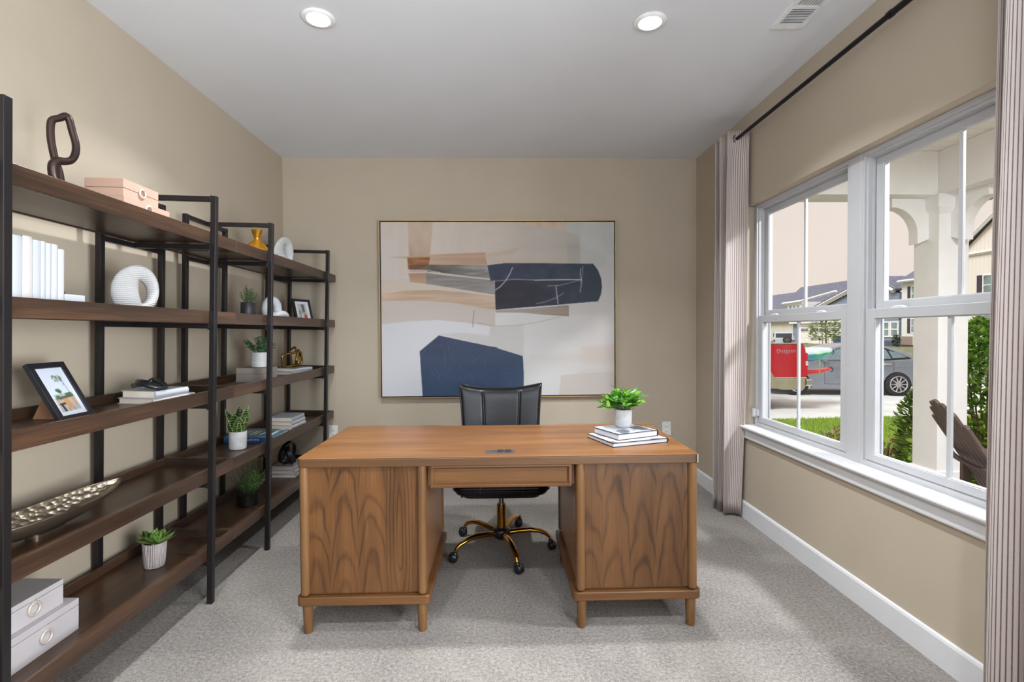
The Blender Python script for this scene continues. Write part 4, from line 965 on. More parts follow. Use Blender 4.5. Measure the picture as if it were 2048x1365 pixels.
# fourth tray, far unit
M_potcem = plain('whitewashed_cement', (206, 206, 206), .8, var=.06, vs=26, bump=.3, bs=60, bd=.002)
sn = thing('snake_plant', 'small snake plant with banded leaves in a white cement pot on the fourth shelf', 'plant')
pot(sn, [(.041, 0), (.045, .003), (.047, .012), (.0475, .102), (.046, .105), (.042, .105), (.041, .095)], M_potcem, .042, .092)
def snake_mat(i):
    k = NT('snake_leaf_%d' % i); x, y, z = k.sep(k.obj()); n_ = k.noise(k.obj(), 60, 3)
    s = k.math('SINE', k.math('ADD', k.math('MULTIPLY', z, 420), k.math('MULTIPLY', n_, 10)))
    return k.fin(k.ramp(s, [(.2, (34, 62, 34)), (.55, (70, 108, 52)), (.9, (134, 156, 78))]), .35)
M_snake = snake_mat(0); M_edge = plain('snake_leaf_margin', (176, 182, 116), .4)
for i, (a, ln, L, wd) in enumerate(((205, .42, .150, .070), (335, .40, .158, .066), (265, .24, .122, .082), (20, .32, .165, .056), (110, .30, .155, .058), (160, .60, .130, .056), (300, .60, .110, .060))):
    ca, sa = math.cos(R(a)), math.sin(R(a)); b = MB(); N = 12; eL, eR = [], []
    def pt(s, q):
        rad_ = .012+ln*L*(s**1.5)-.10*L*max(0, s-.7)*2; c_ = Vector((ca*rad_, sa*rad_, .088+L*s)); h = wd*.5*(math.sin(PI*min(1, s*.80+.20))**.75) if s < 1 else 0
        return c_+Vector((-sa, ca, 0))*h*q-Vector((ca, sa, 0))*(abs(q)**2)*h*.35*-1
    b.grid(lambda u, v: pt(u, v*2-1), N, 5); lf = b.build('leaf', M_snake, sn, smooth=180)
    m2 = lf.modifiers.new('thick', 'SOLIDIFY'); m2.thickness = .0022
    MB().tube([pt(s/11, -1) for s in range(12)]+[pt(s/11, 1) for s in range(10, -1, -1)], .0013, 5).build('leaf_margin', M_edge, lf, smooth=60)
put(sn, 1, -1.540, 2.97)
M_blue = plain('blue_cover', (40, 104, 164), .4, var=.08); 
M_bluecov = print_mat('teal_photo_cover', [(.1, (48, 86, 100)), (.4, (92, 122, 128)), (.6, (70, 98, 106)), (.85, (150, 160, 150))], (16, 9, 3))
bk2 = book('large blue picture book lying flat behind the snake plant', (.292, .27, .036), M_blue, M_page, '-y', name='picture_book'); put(bk2, 1, -1.563, 3.262, R(3))
MB().box(-.143, .143, -.132, .132, .0357, .0363).build('cover_print', M_bluecov, bk2)
b = MB()
for i in range(8): b.box(-.12+i*.031, -.12+i*.031+.008+.010*(i % 2), -.07, .055, .0362, .0367)
b.build('cover_lettering', plain('cover_letters', (186, 196, 196), .5), bk2)
def text(name, s, size, mt, parent, mtx, ext=.0004):
    cu = bpy.data.curves.new(name, 'FONT'); cu.body = s; cu.size = size; cu.extrude = ext; cu.align_x = 'CENTER'; cu.align_y = 'CENTER'
    o = bpy.data.objects.new(name+'_curve', cu); COL.objects.link(o); bpy.context.view_layer.update()
    me = bpy.data.meshes.new_from_object(o.evaluated_get(bpy.context.evaluated_depsgraph_get())); bpy.data.objects.remove(o)
    t_ = bpy.data.objects.new(name, me); COL.objects.link(t_); me.materials.clear(); me.materials.append(mt); t_.parent = parent; t_.matrix_local = mtx; return t_
MB().box(-.060, .146, -.1395, -.138, .003, .033).build('spine_label', plain('spine_navy', (34, 62, 104), .4), bk2)
text('spine_title', 'LIFETIME', .018, M_white, bk2, Matrix.Translation((.03, -.1398, .018)) @ Matrix.Rotation(R(90), 4, 'X'))
for i in range(3):
    put(book('white book on the fourth shelf, %s of the stack of three' % ('bottom', 'middle', 'top')[i], (.170-.003*i, .235-.006*i, .0275), (M_white, M_white, M_whitew)[2-i], M_page, '+x', group='stack of three white books on the fourth shelf'), 1, -1.545, 3.665, R(-3+2*i), .028*i)
# bottom tray, near unit
put(lidbox('white lidded box with ring pull on the bottom shelf, lower of the pair', .17, .262, .112, M_box_white, 'white boxes on the bottom shelf', .78, True, .47), 0, -1.592, 1.676)
put(lidbox('white lidded box with ring pull on the bottom shelf, upper of the pair', .145, .225, .086, M_box_white, 'white boxes on the bottom shelf', .78, True, .5), 0, -1.600, 1.658, 0, .1125)
M_potrib = ridge_mat('ribbed_blush_pot', (206, 194, 192), 44, 0, .8)
su = thing('succulent', 'small rosette succulent in a ribbed blush-white pot on the bottom shelf', 'plant')
pot(su, [(.034, 0), (.0385, .002), (.0400, .012), (.0415, .014), (.0475, .108), (.0475, .112), (.044, .112), (.043, .10)], M_potrib, .044, .102)
SL = [leaf_mesh('succulent_leaf', .062, .024, leaf_mat('succulent_%d' % i, c, .15, .4, .15), .12, -.25) for i, c in enumerate(((110, 142, 66), (84, 122, 58), (132, 158, 84)))]
for q in SL:
    pass
r_ = random.Random(8); ga = 0
for i in range(46):
    ga += 2.39996; f = i/45; el = R(78-74*f); d = Vector((math.cos(ga)*math.cos(el), math.sin(ga)*math.cos(el), math.sin(el)))
    c0 = r_.choice(((0, 0), (.022, -.012), (-.02, .015))); p = Vector((c0[0]+.004*math.cos(ga), c0[1]+.004*math.sin(ga), .108+.008*(1-f)))
    o = shared('leaf', r_.choice(SL), su, aim(p, d, 0, .55+.75*f))
put(su, 0, -1.565, 2.285)
# bottom tray, far unit
M_gl2 = glass_mat(); M_gl2.name = 'clear_glass'
def glass_vase(t):
    MB().lathe([(.063, .0), (.066, .004), (.066, .118), (.064, .118), (.0635, .004), (.001, .003)], 40, cap0=True, cap1=False).build('glass_cylinder', M_gl2, t, smooth=40)
    MB().lathe([(.001, .004), (.062, .004), (.062, .066), (.001, .068)], 40).build('black_filling', M_blackglaze, t, smooth=40)
put(sprig_plant('feathery green fern in a clear glass cylinder with black filling on the bottom shelf', glass_vase, 62, .125, .20, .016, .006, ((96, 142, 86), (124, 168, 84), (78, 116, 84), (156, 186, 112)), 13, .066, density=16), 0, -1.550, 3.10)
for i in range(3):
    put(book('white book on the bottom shelf, %s of the stack of three' % ('bottom', 'middle', 'top')[i], (.175-.004*i, .24-.01*i, .0265), (M_white, M_whitew, M_white)[i], M_page, '+x', group='stack of three white books on the bottom shelf'), 0, -1.575, 3.775, R(2-3*i), .027*i)
sg = thing('ring_object', 'black open ring sculpture on the white books of the bottom shelf', 'sculpture')
def band(mtx, r_, w_, t_, n=40): 
    return [[mtx @ Vector((a_, (r_+b_)*math.cos(2*PI*i/n), (r_+b_)*math.sin(2*PI*i/n))) for a_, b_ in ((-w_, 0), (w_, 0), (w_, t_), (-w_, t_))] for i in range(n)]
for mtx in (Matrix.Translation((0, 0, .088)) @ Matrix.Rotation(R(-35), 4, 'Z') @ Matrix.Rotation(R(12), 4, 'Y'), Matrix.Translation((.005, -.035, .075)) @ Matrix.Rotation(R(28), 4, 'Z') @ Matrix.Rotation(R(-30), 4, 'Y')):
    L = band(mtx, .074 if mtx[2][3] > .08 else .062, .014, .010); b = MB(); rings = [[b.bm.verts.new(p) for p in q] for q in L]
    for i in range(len(rings)):
        A_, B_ = rings[i], rings[(i+1) % len(rings)]
        for k_ in range(4): b.face((A_[k_], A_[(k_+1) % 4], B_[(k_+1) % 4], B_[k_]))
    b.build('band', M_blackrub, sg, smooth=40)
MB().tube([(0, -.05, .03), (.005, -.035, .135), (0, .035, .04)], .006, 6, closed=True).build('triangle', M_blackrub, sg, smooth=40)
put(sg, 0, -1.565, 3.71, R(20), .0815)

# ================================================================ OUTSIDE: porch
GZ = -.6
M_pwhite = plain('porch_white_paint', (236, 234, 232), .6, var=.01)
M_porchfloor = plain('porch_concrete', (196, 192, 186), .85, var=.05, vs=4)
def board_mat(name, col, axis, pitch, dark=.75):
    k = NT(name); s = k.sep(k.obj()); v = {'x': s[0], 'y': s[1], 'z': s[2]}[axis]
    f = k.math('FRACT', k.math('MULTIPLY', v, 1/pitch)); c = k.ramp(f, [(.0, tuple(q*dark for q in col)), (.09, col), (1, tuple(q*.985 for q in col))]); k.bump(f, .5, .01); return k.fin(c, .65)
M_bead = board_mat('beadboard_soffit', (232, 228, 218), 'y', .12, .86)
struct(MB().box(XR+.16, 4.10, -2.5, 4.45, -.28, -.13).build('floor_porch', M_porchfloor))
struct(MB().box(XR+.16, 4.3, -2.5, 4.75, 2.80, 2.86).build('ceiling_porch', M_bead))
struct(MB().box(XL-.3, 4.4, YF-.6, 4.80, 2.87, 3.0).build('ceiling_roof', plain('roof_deck', (90, 88, 92), .9)))
pc = thing('porch_fill', 'added round porch fill light, unseen beyond the right edge of the window', 'lamp', (2.75, 1.6, 2.80))  # unseen fixture added to brighten the porch column and beams
MB().lathe([(.15, 0), (.15, -.02), (.13, -.05), (.001, -.07)], 32, cap1=False).build('shade', emit_mat('porch_fill_lens', (1, .95, .88), 4), pc, smooth=50)
d_ = bpy.data.lights.new('porch_fill_lamp', 'AREA'); d_.shape = 'DISK'; d_.size = .28; d_.energy = 170; d_.color = (.88, .91, 1); l_ = bpy.data.objects.new('porch_fill_lamp', d_); COL.objects.link(l_); l_.parent = pc; l_.location = (0, 0, -.08)
struct(MB().box(XR+.16, 3.74, 4.17, 4.43, 2.43, 2.80).build('trim_7', M_pwhite, bevel=.006))
struct(MB().box(3.74, 4.0, -2.5, 4.43, 2.43, 2.80).build('trim_8', M_pwhite, bevel=.006))
CX, CY, CW = 3.748, 4.17, .262
col = thing('porch_column', 'square white porch column with curved brackets at the top', 'column', (CX+CW/2, CY+CW/2, -.13))
MB().box(-CW/2, CW/2, -CW/2, CW/2, 0, 2.56).build('shaft', M_pwhite, col, bevel=.006)
MB().box(-CW/2-.02, CW/2+.02, -CW/2-.02, CW/2+.02, 0, .20).build('plinth', M_pwhite, col, bevel=.008)
MB().loft([[(p[0], p[1], z) for p in rrect(CW+2*e, CW+2*e, .004, 1)] for z, e in ((2.40, .0), (2.45, .035), (2.56, .045))]).build('capital', M_pwhite, col)
def bracket(mtx):
    """curved knee brace in local x (out) / z (down from beam), thickness along y"""
    o_ = [(0, 0), (.33, 0), (.33, -.075)]
    for i in range(11):
        a = R(90*i/10); o_.append((.325-.225*math.sin(a)*1.0, -.085-.225*(1-math.cos(a))))
    o_ += [(.10, -.40), (0, -.36)]
    MB().prism(o_, lambda x, z: tuple(mtx @ Vector((x, -.05, z))), lambda x, z: tuple(mtx @ Vector((x, .05, z)))).build('knee_bracket', M_pwhite, col, bevel=.004)
bracket(Matrix.Translation((-CW/2, .02, 2.56)) @ Matrix.Rotation(PI, 4, 'Z'))
bracket(Matrix.Translation((.02, -CW/2, 2.56)) @ Matrix.Rotation(-PI/2, 4, 'Z'))
M_darkbronze = plain('dark_outdoor_bronze', (52, 48, 58), .5, .3)
lp = thing('porch_light', 'dark metal outdoor light on the far side of the porch column bracket', 'lamp', (4.0, 4.43, 2.40))
MB().tube([(0, .0, .0), (.22, .04, .0), (.32, .07, .0)], .012, 8).build('arm', M_darkbronze, lp, smooth=50)
MB().lathe([(.018, .06), (.03, .05), (.06, .02), (.11, -.02), (.115, -.03), (.10, -.03), (.02, .04)], 24, (.40, .08, .10)).build('shade', M_darkbronze, lp, smooth=50)
MB().lathe([(.02, .07), (.02, .17), (.03, .18)], 12, (.40, .08, .10)).build('stem', M_darkbronze, lp, smooth=50)

# adirondack chair on the porch: back panel of slats, seen from behind
M_adir = wood('espresso_chair_slats', ((48, 36, 34), (74, 58, 54), (96, 78, 72)), 'z', False, .5)
ad = thing('adirondack_chair', 'dark brown slatted adirondack chair on the porch outside the window', 'chair', (3.375, 3.205, -.16)); ad.rotation_euler.z = R(-23)
BM = Matrix.Translation((.02, 0, .20)) @ Matrix.Rotation(R(-30), 4, 'Y')
for i, (y, h) in enumerate(((-.235, .72), (-.155, .80), (-.078, .855), (0, .875), (.078, .855), (.155, .80), (.235, .72))):
    tp = [(-.036, 0), (.036, 0), (.036, h-.02), (.02, h-.004), (-.02, h-.004), (-.036, h-.02)]
    MB().prism(tp, lambda a, z: tuple(BM @ Vector((0, y+a*(.80+.2*z/h), z))), lambda a, z: tuple(BM @ Vector((.02, y+a*(.80+.2*z/h), z)))).build('back_slat', M_adir, ad, bevel=.003)
for z, w_ in ((.06, .50), (.42, .58)):
    MB().tube([BM @ Vector((-.018-.03*math.cos(q), w_*.5*math.sin(q)*1.02, z)) for q in [R(-80+16*i) for i in range(11)]], .022, 6, flat=.6).build('back_brace', M_adir, ad)
for i in range(5): MB().box(.02+i*.09, .10+i*.09, -.26, .26, .30-.012*i+.03, .32-.012*i+.03).build('seat_slat', M_adir, ad, bevel=.003)
for s in (-1, 1):
    MB().cbox((.22, s*.33, .56), (.72, .13, .022)).build('arm', M_adir, ad, bevel=.01)
    MB().cbox((.50, s*.29, .28), (.09, .028, .54)).build('front_leg', M_adir, ad, bevel=.004)
    MB().prism([(-.32, .0), (-.22, .0), (.50, .30), (.50, .38), (.40, .38)], lambda x, z: (x, s*.275-.012, z), lambda x, z: (x, s*.275+.012, z)).build('side_rail', M_adir, ad, bevel=.003)
    MB().cbox((-.12, s*.30, .38), (.05, .05, .34)).build('arm_support', M_adir, ad, bevel=.004)

# ---------------------------------------------------------------- ground
M_grass = plain('lawn_green', (122, 122, 92), .95, var=.25, vs=1.6, bump=.8, bs=60, bd=.02)
M_drive = plain('driveway_concrete', (212, 213, 212), .9, var=.05, vs=1.2, bump=.1, bs=60, bd=.003)
M_asph = plain('street_asphalt', (128, 124, 122), .95, var=.06, vs=2)
struct(MB().box(-60, 140, -60, 160, GZ-.2, GZ-.02).build('ground_lawn', M_grass))
sl = MB(); 
drv = bpy.data.objects.new('ground_driveway', None); COL.objects.link(drv); struct(drv)
for (a, b_) in ((1.9, 5.2), (5.24, 9.0), (9.04, 12.8), (12.84, 17.0)):
    MB().prism([(a, 10.46+.05*(a-5.6)), (b_, 10.46+.05*(b_-5.6)), (b_, 13.2+.05*(b_-5.6)), (a, 13.2+.05*(a-5.6))], lambda x, y: (x, y, GZ-.1), lambda x, y: (x, y, GZ)).build('concrete_slab', M_drive, drv, bevel=.01)
    MB().prism([(a, 13.24+.05*(a-5.6)), (b_, 13.24+.05*(b_-5.6)), (b_, 19.5), (a, 19.5)], lambda x, y: (x, y, GZ-.1), lambda x, y: (x, y, GZ)).build('concrete_slab', M_drive, drv, bevel=.01)
struct(MB().box(17.5, 24.5, -60, 150, GZ-.1, GZ-.005).build('ground_street', M_asph))
# grass blades where the window shows them
def blades(n, x0, x1, y0, y1, seed, mt, h=.07):
    r = random.Random(seed); V, F_ = [], []
    for i in range(n):
        x, y = r.uniform(x0, x1), r.uniform(y0, y1)
        if y > 10.42+.05*(x-5.6) or y < .93*x-1.0 or y > 2.05*x: continue
        a = r.random()*PI; hh = h*r.uniform(.5, 1.2); dx, dy = .009*math.cos(a), .009*math.sin(a); lx, ly = r.uniform(-.04, .04), r.uniform(-.04, .04)
        k_ = len(V); V += [(x-dx, y-dy, GZ-.02), (x+dx, y+dy, GZ-.02), (x+lx, y+ly, GZ-.02+hh)]; F_.append((k_, k_+1, k_+2))
    me = bpy.data.meshes.new('lawn_grass'); me.from_pydata(V, [], F_); me.materials.append(mt); o = bpy.data.objects.new('lawn_grass', me); COL.objects.link(o); stuff(o)
    return tag(o, 'green lawn grass between the porch and the driveway', 'grass')
blades(60000, 4.4, 10.5, 5.0, 10.9, 5, leaf_mat('grass_blade', (136, 164, 60), .3, .6, .3))
M_mulch = plain('mulch_bed', (120, 92, 70), .95, var=.3, vs=30, bump=.8, bs=60, bd=.02)
struct(MB().box(4.12, 5.3, -2.5, 7.2, GZ-.05, GZ-.005).build('ground_mulch', M_mulch))

# ---------------------------------------------------------------- shrubs
def shrub(label, loc, rx, ry, h, n, cols, leafL, leafW, seed, name='shrub', cat='shrub', pw=1.0):
    t = thing(name, label, cat, loc); r = random.Random(seed); gs = [MB() for _ in cols]
    st_ = MB()
    for i in range(9):
        a = r.random()*2*PI; st_.tube([(0, 0, 0), (rx*.3*math.cos(a), ry*.3*math.sin(a), h*.4), (rx*.6*math.cos(a), ry*.6*math.sin(a), h*.85)], [.014, .010, .004], 5)
    st_.build('stems', plain('shrub_stem_%d' % seed, (92, 74, 54), .8), t)
    for i in range(n):
        z = r.random(); a = r.random()*2*PI; prof = (math.sin(PI*min(1, .18+.80*z))**.55)*(1 if z < .75 else 1-.25*(z-.75)/.25); q = prof*(.72+.33*r.random()); q *= 1+.18*math.sin(a*3+z*9)
        p = Vector((rx*q*math.cos(a), ry*q*math.sin(a), .02*h+h*z*.98)); d = Vector((math.cos(a)+r.uniform(-.6, .6), math.sin(a)+r.uniform(-.6, .6), r.uniform(-.2, 1.1))).normalized()*leafL*r.uniform(.7, 1.2)
        s_ = d.cross(Vector((r.uniform(-.4, .4), r.uniform(-.4, .4), 1))).normalized()*leafW*.5; g = gs[int(r.random()**1.3*len(cols))]
        V = [g.bm.verts.new(x) for x in (p, p+d*.45+s_, p+d, p+d*.45-s_)]; g.face((V[0], V[1], V[2])); g.face((V[0], V[2], V[3]))
    for i, g in enumerate(gs): stuff(g.build('foliage', leaf_mat('shrub_leaf_%d_%d' % (seed, i), cols[i], .25, .4, .3), t))
    return t
GC = ((122, 160, 52), (92, 132, 44), (158, 186, 80), (66, 100, 40))
shrub('tall bright green shrub to the right of the porch column', (5.95, 5.95, GZ), .50, .50, 1.98, 6500, GC, .10, .05, 21)
shrub('green shrub at the left foot of the porch column', (4.66, 5.32, GZ), .24, .28, 1.26, 2200, GC, .085, .042, 22)
RC = ((150, 170, 110), (196, 120, 90), (120, 148, 80), (206, 160, 110))
for i, (x, y, lab) in enumerate(((4.98, 7.30, 'small red-tipped young shrub below the left window, leftmost of three'), (5.10, 6.95, 'small red-tipped young shrub below the left window, middle of three'), (5.22, 6.60, 'small red-tipped young shrub below the left window, rightmost of three'))):
    shrub(lab, (x, y, GZ), .15, .15, .40, 160, RC, .10, .04, 30+i)

# ---------------------------------------------------------------- vehicles
M_tire = plain('tire_rubber', (40, 38, 40), .85); M_rim = plain('alloy_rim', (196, 194, 196), .3, .8); M_carglass = plain('tinted_glass', (110, 128, 136), .08, .0, var=.05); M_chrome = plain('bright_chrome', (220, 220, 222), .15, .9)
def paint(name, c, metal=.5): 
    m_ = plain(name, c, .3, metal, var=.02); m_.node_tree.nodes['Principled BSDF'].inputs['Coat Weight'].default_value = .5; return m_
def wheel(t, x, y, r_, w_, out=-1, spokes=10, z0=0):
    """axle along local y; out = side of the rim face"""
    zc = r_+z0
    wt = MB().tube([(x, y-w_/2, zc), (x, y-w_*.42, zc), (x, y+w_*.42, zc), (x, y+w_/2, zc)], [r_*.93, r_, r_, r_*.93], 36).build('wheel', M_tire, t, smooth=40)
    f = y+out*(w_/2+.004); b = MB()
    b.tube([(x+r_*.66*math.cos(2*PI*i/32), f, zc+r_*.66*math.sin(2*PI*i/32)) for i in range(32)], .018, 6, closed=True)
    for i in range(spokes):
        a = 2*PI*i/spokes; b.tube([(x+r_*.12*math.cos(a), f, zc+r_*.12*math.sin(a)), (x+r_*.64*math.cos(a), f, zc+r_*.64*math.sin(a))], [.022, .016], 6)
    b.cyl((x, f-.008, zc), (x, f+.008, zc), r_*.14, n=16); b.build('rim', M_rim, wt, smooth=50)
    MB().cyl((x, f+.02*-out, zc), (x, f+.012*-out, zc), r_*.62, n=28).build('brake_well', M_blackpl, wt)
M_silver = paint('silver_blue_paint', (138, 144, 156))
car = thing('sedan_car', 'silver sedan parked on the driveway beyond the red pickup', 'car', (10.10, 14.93, GZ)); car.rotation_euler.z = math.atan2(13.814-14.236, 11.439-8.769)
# local: +x = rear, -y = towards us; wheelbase 2.70 centred on 0, body width 1.82 (y -.91..+.91)
def body(profile_fn, mt, name, ys, parent, bev=.03):
    b = MB(); b.loft([[(x, y, z) for x, z in profile_fn(s)] for y, s in ys]); return b.build(name, mt, parent, bevel=bev, smooth=30)
def arch(cx, r_, n=9, rev=False):
    p = [(cx-r_*math.cos(PI*i/n), .30+r_*math.sin(PI*i/n)*1.0) for i in range(n+1)]; return p
def lower(s):
    return [(-2.25, .42), (-2.27, .62), (-2.15, .74), (-1.55, .90-.0*s), (-.95, .985), (.0, .985), (1.0, 1.0), (1.75, 1.06), (2.28, 1.08), (2.36, .98), (2.36, .55), (2.28, .34), (1.76, .26)]+[(x, z) for x, z in arch(1.35, .385)[::-1]]+[(.90, .24), (-.90, .24)]+[(x, z) for x, z in arch(-1.35, .385)[::-1]]+[(-1.78, .26), (-2.15, .30)]
body(lambda s: [(x*(1-.03*s), z-.02*s if z > .9 else z) for x, z in lower(s)], M_silver, 'body', [(-.91, 1), (-.90, .3), (-.84, 0), (.84, 0), (.90, .3), (.91, 1)], car)
def cabin(y, k): return [(x, y, z) for x, z in ((-1.15+.0*k, .97), (-.30, 1.36), (.05, 1.46), (.55, 1.50), (1.0, 1.45), (1.35, 1.34), (2.02, 1.07), (1.6, .99))]
MB().loft([[(x, y*(1-.26*max(0, (z-.97))/.5), z) for x, y, z in cabin(y, 0)] for y in (-.86, -.80, .80, .86)]).build('cabin', M_silver, car, bevel=.03, smooth=30)
def side_glass(pts, name='side_window'):
    yy = lambda z: -.862*(1-.26*(z-.97)/.5)-.006
    MB().prism(pts, lambda x, z: (x, yy(z), z), lambda x, z: (x, yy(z)+.012, z)).build(name, M_carglass, car)
side_glass([(-.78, 1.02), (-.22, 1.31), (.10, 1.40), (.42, 1.42), (.42, 1.03)])
side_glass([(.46, 1.03), (.46, 1.42), (.95, 1.39), (1.12, 1.30), (1.20, 1.06)])
side_glass([(1.24, 1.07), (1.18, 1.28), (1.36, 1.24), (1.62, 1.10)], 'quarter_window')
MB().prism([(-.86, .995), (-.20, 1.335), (.12, 1.425), (.56, 1.455), (.98, 1.41), (1.20, 1.32), (1.72, 1.075), (1.70, 1.0)], lambda x, z: (x, -.862*(1-.26*(z-.97)/.5)-.0045, z), lambda x, z: (x, -.862*(1-.26*(z-.97)/.5)+.006, z)).build('window_surround', M_blackpl, car)
MB().loft([[(-1.12, s*.70, 1.0), (-.33, s*.62, 1.352), (-.30, s*.62, 1.37), (-1.13, s*.70, 1.02)] for s in (-1, 1)]).build('windshield', plain('pale_windshield', (196, 200, 204), .1), car)
MB().box(-.84, 1.72, -.915, -.905, .992, 1.006).build('beltline_trim', M_chrome, car)
for x0, x1 in ((-.62, .42), (.46, 1.22)):
    dn = MB().tube([(x0, -.912, .99), (x0+.02, -.914, .34), (x1-.10, -.914, .34), (x1, -.912, .55), (x1, -.912, .99)], .004, 4).build('door_seam', M_blackpl, car)
    MB().tube([(x1-.26, -.912, .905), (x1-.22, -.94, .91), (x1-.10, -.94, .91), (x1-.06, -.912, .905)], .013, 8).build('door_handle', M_chrome, car, smooth=50)
MB().tube([(-1.0, -.905, .70), (.2, -.915, .74), (1.3, -.915, .84), (2.2, -.905, .88)], .010, 5).build('body_crease', M_silver, car, smooth=50)
MB().box(-.95, .95, -.915, -.80, .215, .27).build('sill', M_silver, car, bevel=.02)
for x in (-1.35, 1.35):
    wheel(car, x, -.80, .335, .22); wheel(car, x, .80, .335, .22, 1)
MB().prism([(2.10, .80), (2.37, .80), (2.36, .98), (2.05, .98)], lambda x, z: (x, -.915, z), lambda x, z: (x, -.70, z)).build('tail_light', plain('red_lens', (160, 30, 36), .2), car)
MB().cbox((-.62, -.97, 1.02), (.10, .16, .12)).build('wing_mirror', M_silver, car, bevel=.03)

# red pickup with two kayaks: rear quarter only is in view, body runs away to the left
M_red = paint('red_truck_paint', (196, 24, 44), .2); M_tan = paint('tan_truck_trim', (168, 160, 136), .3)
tk = thing('pickup_truck', 'red pickup truck with tan lower trim and kayaks in its bed', 'truck', (7.24, 11.56, GZ+.164)); tk.rotation_euler.z = R(-3); tk.scale = (.913, .913, .913)
# local: rear end at x=0, front towards -x; side facing us at y=0, far side y=+1.95
def tkside(z0, z1): return None
MB().prism([(-2.0, .66), (-.78, .66), (-.02, .66), (.0, 1.0), (-.03, 1.40), (-.09, 1.53), (-2.0, 1.53)]+[(-2.0, 1.45)], lambda x, z: (x, 0, z), lambda x, z: (x, .06, z)).build('bed_side', M_red, tk, bevel=.03, smooth=30)
MB().prism([(-2.0, .66), (-.02, .66), (.0, 1.0), (-.03, 1.40), (-.09, 1.53), (-2.0, 1.53)], lambda x, z: (x, 1.87, z), lambda x, z: (x, 1.93, z)).build('bed_side', M_red, tk, bevel=.03, smooth=30)
MB().box(-2.0, -.02, .06, 1.87, .42, .52).build('bed_floor', M_blackpl, tk)
MB().box(-2.05, .02, -.012, .07, 1.525, 1.56).build('bed_rail_cap', M_tan, tk, bevel=.01)
MB().prism([(-1.0, .64), (-.76, .64), (-.05, .64), (-.05, .40), (-.10, .35), (-.62, .35), (-.90, .40)], lambda x, z: (x, -.02, z), lambda x, z: (x, .08, z)).build('rocker_trim', M_tan, tk, bevel=.02)
fl = [(-1.42-.50*math.cos(PI*i/14), .38+.52*math.sin(PI*i/14)) for i in range(15)]; fo = [(-1.42-.64*math.cos(PI*i/14), .38+.68*math.sin(PI*i/14)) for i in range(15)]
MB().prism(fl+fo[::-1], lambda x, z: (x, -.035, z), lambda x, z: (x, .08, z)).build('fender_flare', M_tan, tk, bevel=.01)
wheel(tk, -1.42, .12, .475, .27, -1, 6, -.18); wheel(tk, -1.42, 1.80, .475, .27, 1, 6, -.18); wheel(tk, -4.9, .12, .475, .27, -1, 6, -.18); wheel(tk, -4.9, 1.80, .475, .27, 1, 6, -.18)
MB().box(-.02, .16, .02, 1.91, .44, .62).build('rear_bumper', M_chrome, tk, bevel=.03)
MB().box(-.045, .012, -.012, .16, .72, 1.30).build('tail_light', plain('truck_red_lens', (206, 20, 40), .15), tk, bevel=.01)
for z in (.98, 1.04): MB().box(-.04, .016, -.016, .10, z, z+.045).build('reverse_lens', plain('clear_lens', (226, 224, 224), .15), tk)
MB().box(-.9, -.0, -.004, .02, .655, .668).build('trim_strip', plain('pale_trim_strip', (206, 198, 184), .4), tk)
MB().prism([(-2.05, .55), (-5.6, .55), (-5.75, .8), (-5.7, 1.2), (-4.4, 1.28), (-3.8, 1.86), (-2.3, 1.88), (-2.05, 1.5)], lambda x, z: (x, .02, z), lambda x, z: (x, 1.91, z)).build('cab', M_red, tk, bevel=.06)
MB().prism([(-2.3, 1.30), (-2.3, 1.78), (-3.70, 1.78), (-4.15, 1.30)], lambda x, z: (x, .008, z), lambda x, z: (x, .03, z)).build('side_window', M_carglass, tk)
MB().box(-1.9, -.05, .15, 1.8, .38, .60).build('chassis', M_blackpl, tk)
# script decal: an illegible looping signature, two words
dp = []
for i in range(140):
    q = i/139; x = -.78+.50*q; dp.append((x+.030*math.sin(q*52), -.004, 1.335+.040*math.cos(q*52+.5)*(1.35 if (i < 22 or 62 < i < 84) else .8)+.012*math.sin(q*9)))
MB().tube(dp, .0034, 4).build('script_decal', M_white, tk)
M_teal = paint('teal_kayak_plastic', (70, 176, 206), 0); M_kred = paint('red_kayak_plastic', (214, 34, 40), 0)
def kayak(label, loc, rz, pitch, L, W_, H_, mt, top_mt):
    t = thing('kayak', label, 'kayak', loc); t.rotation_euler = (0, pitch, rz); lo, hi = [], []
    n = 18
    def ring(s, half):
        q = max(.0, 1-abs(2*s-1)**2.6); w_ = W_/2*q**.7+.012; rise = .12*abs(2*s-1)**4
        return [(L*(s-1), w_*math.cos(a), rise+(H_*.45*math.sin(a) if a < PI else H_*.62*math.sin(a))*(q**.5*.9+.1)) for a in [2*PI*k/16 for k in range(16)]]
    b = MB(); b.loft([[p if p[2] < 9 else p for p in ring(i/n, 0)] for i in range(n+1)]); b.build('hull', mt, t, smooth=60)
    b = MB(); L_ = [ring(.5+.5*i/n, 0) for i in range(n)]
    b.loft([[(p[0], p[1]*1.01, p[2]+.006) for p in r_[0:9]]+[] for r_ in L_], cap=False); b.build('deck', top_mt, t, smooth=60)
    MB().tube([(-.10, -.02, .14), (-.02, -.03, .12), (-.01, -.04, .07), (-.06, -.06, .02)], .010, 6).build('grab_handle', M_blackpl, t)
    return t
k1 = kayak('turquoise and white kayak sticking out of the pickup bed', (8.27, 12.16, .66), R(-2), R(2), 2.8, .60, .385, M_teal, plain('pale_kayak_deck', (206, 222, 226), .3))
k2 = kayak('red kayak below the turquoise one in the pickup bed', (8.235, 12.14, .23), R(-2), R(2), 2.7, .46, .155, M_kred, M_kred)
M_strap = plain('lime_strap', (122, 226, 40), .5)
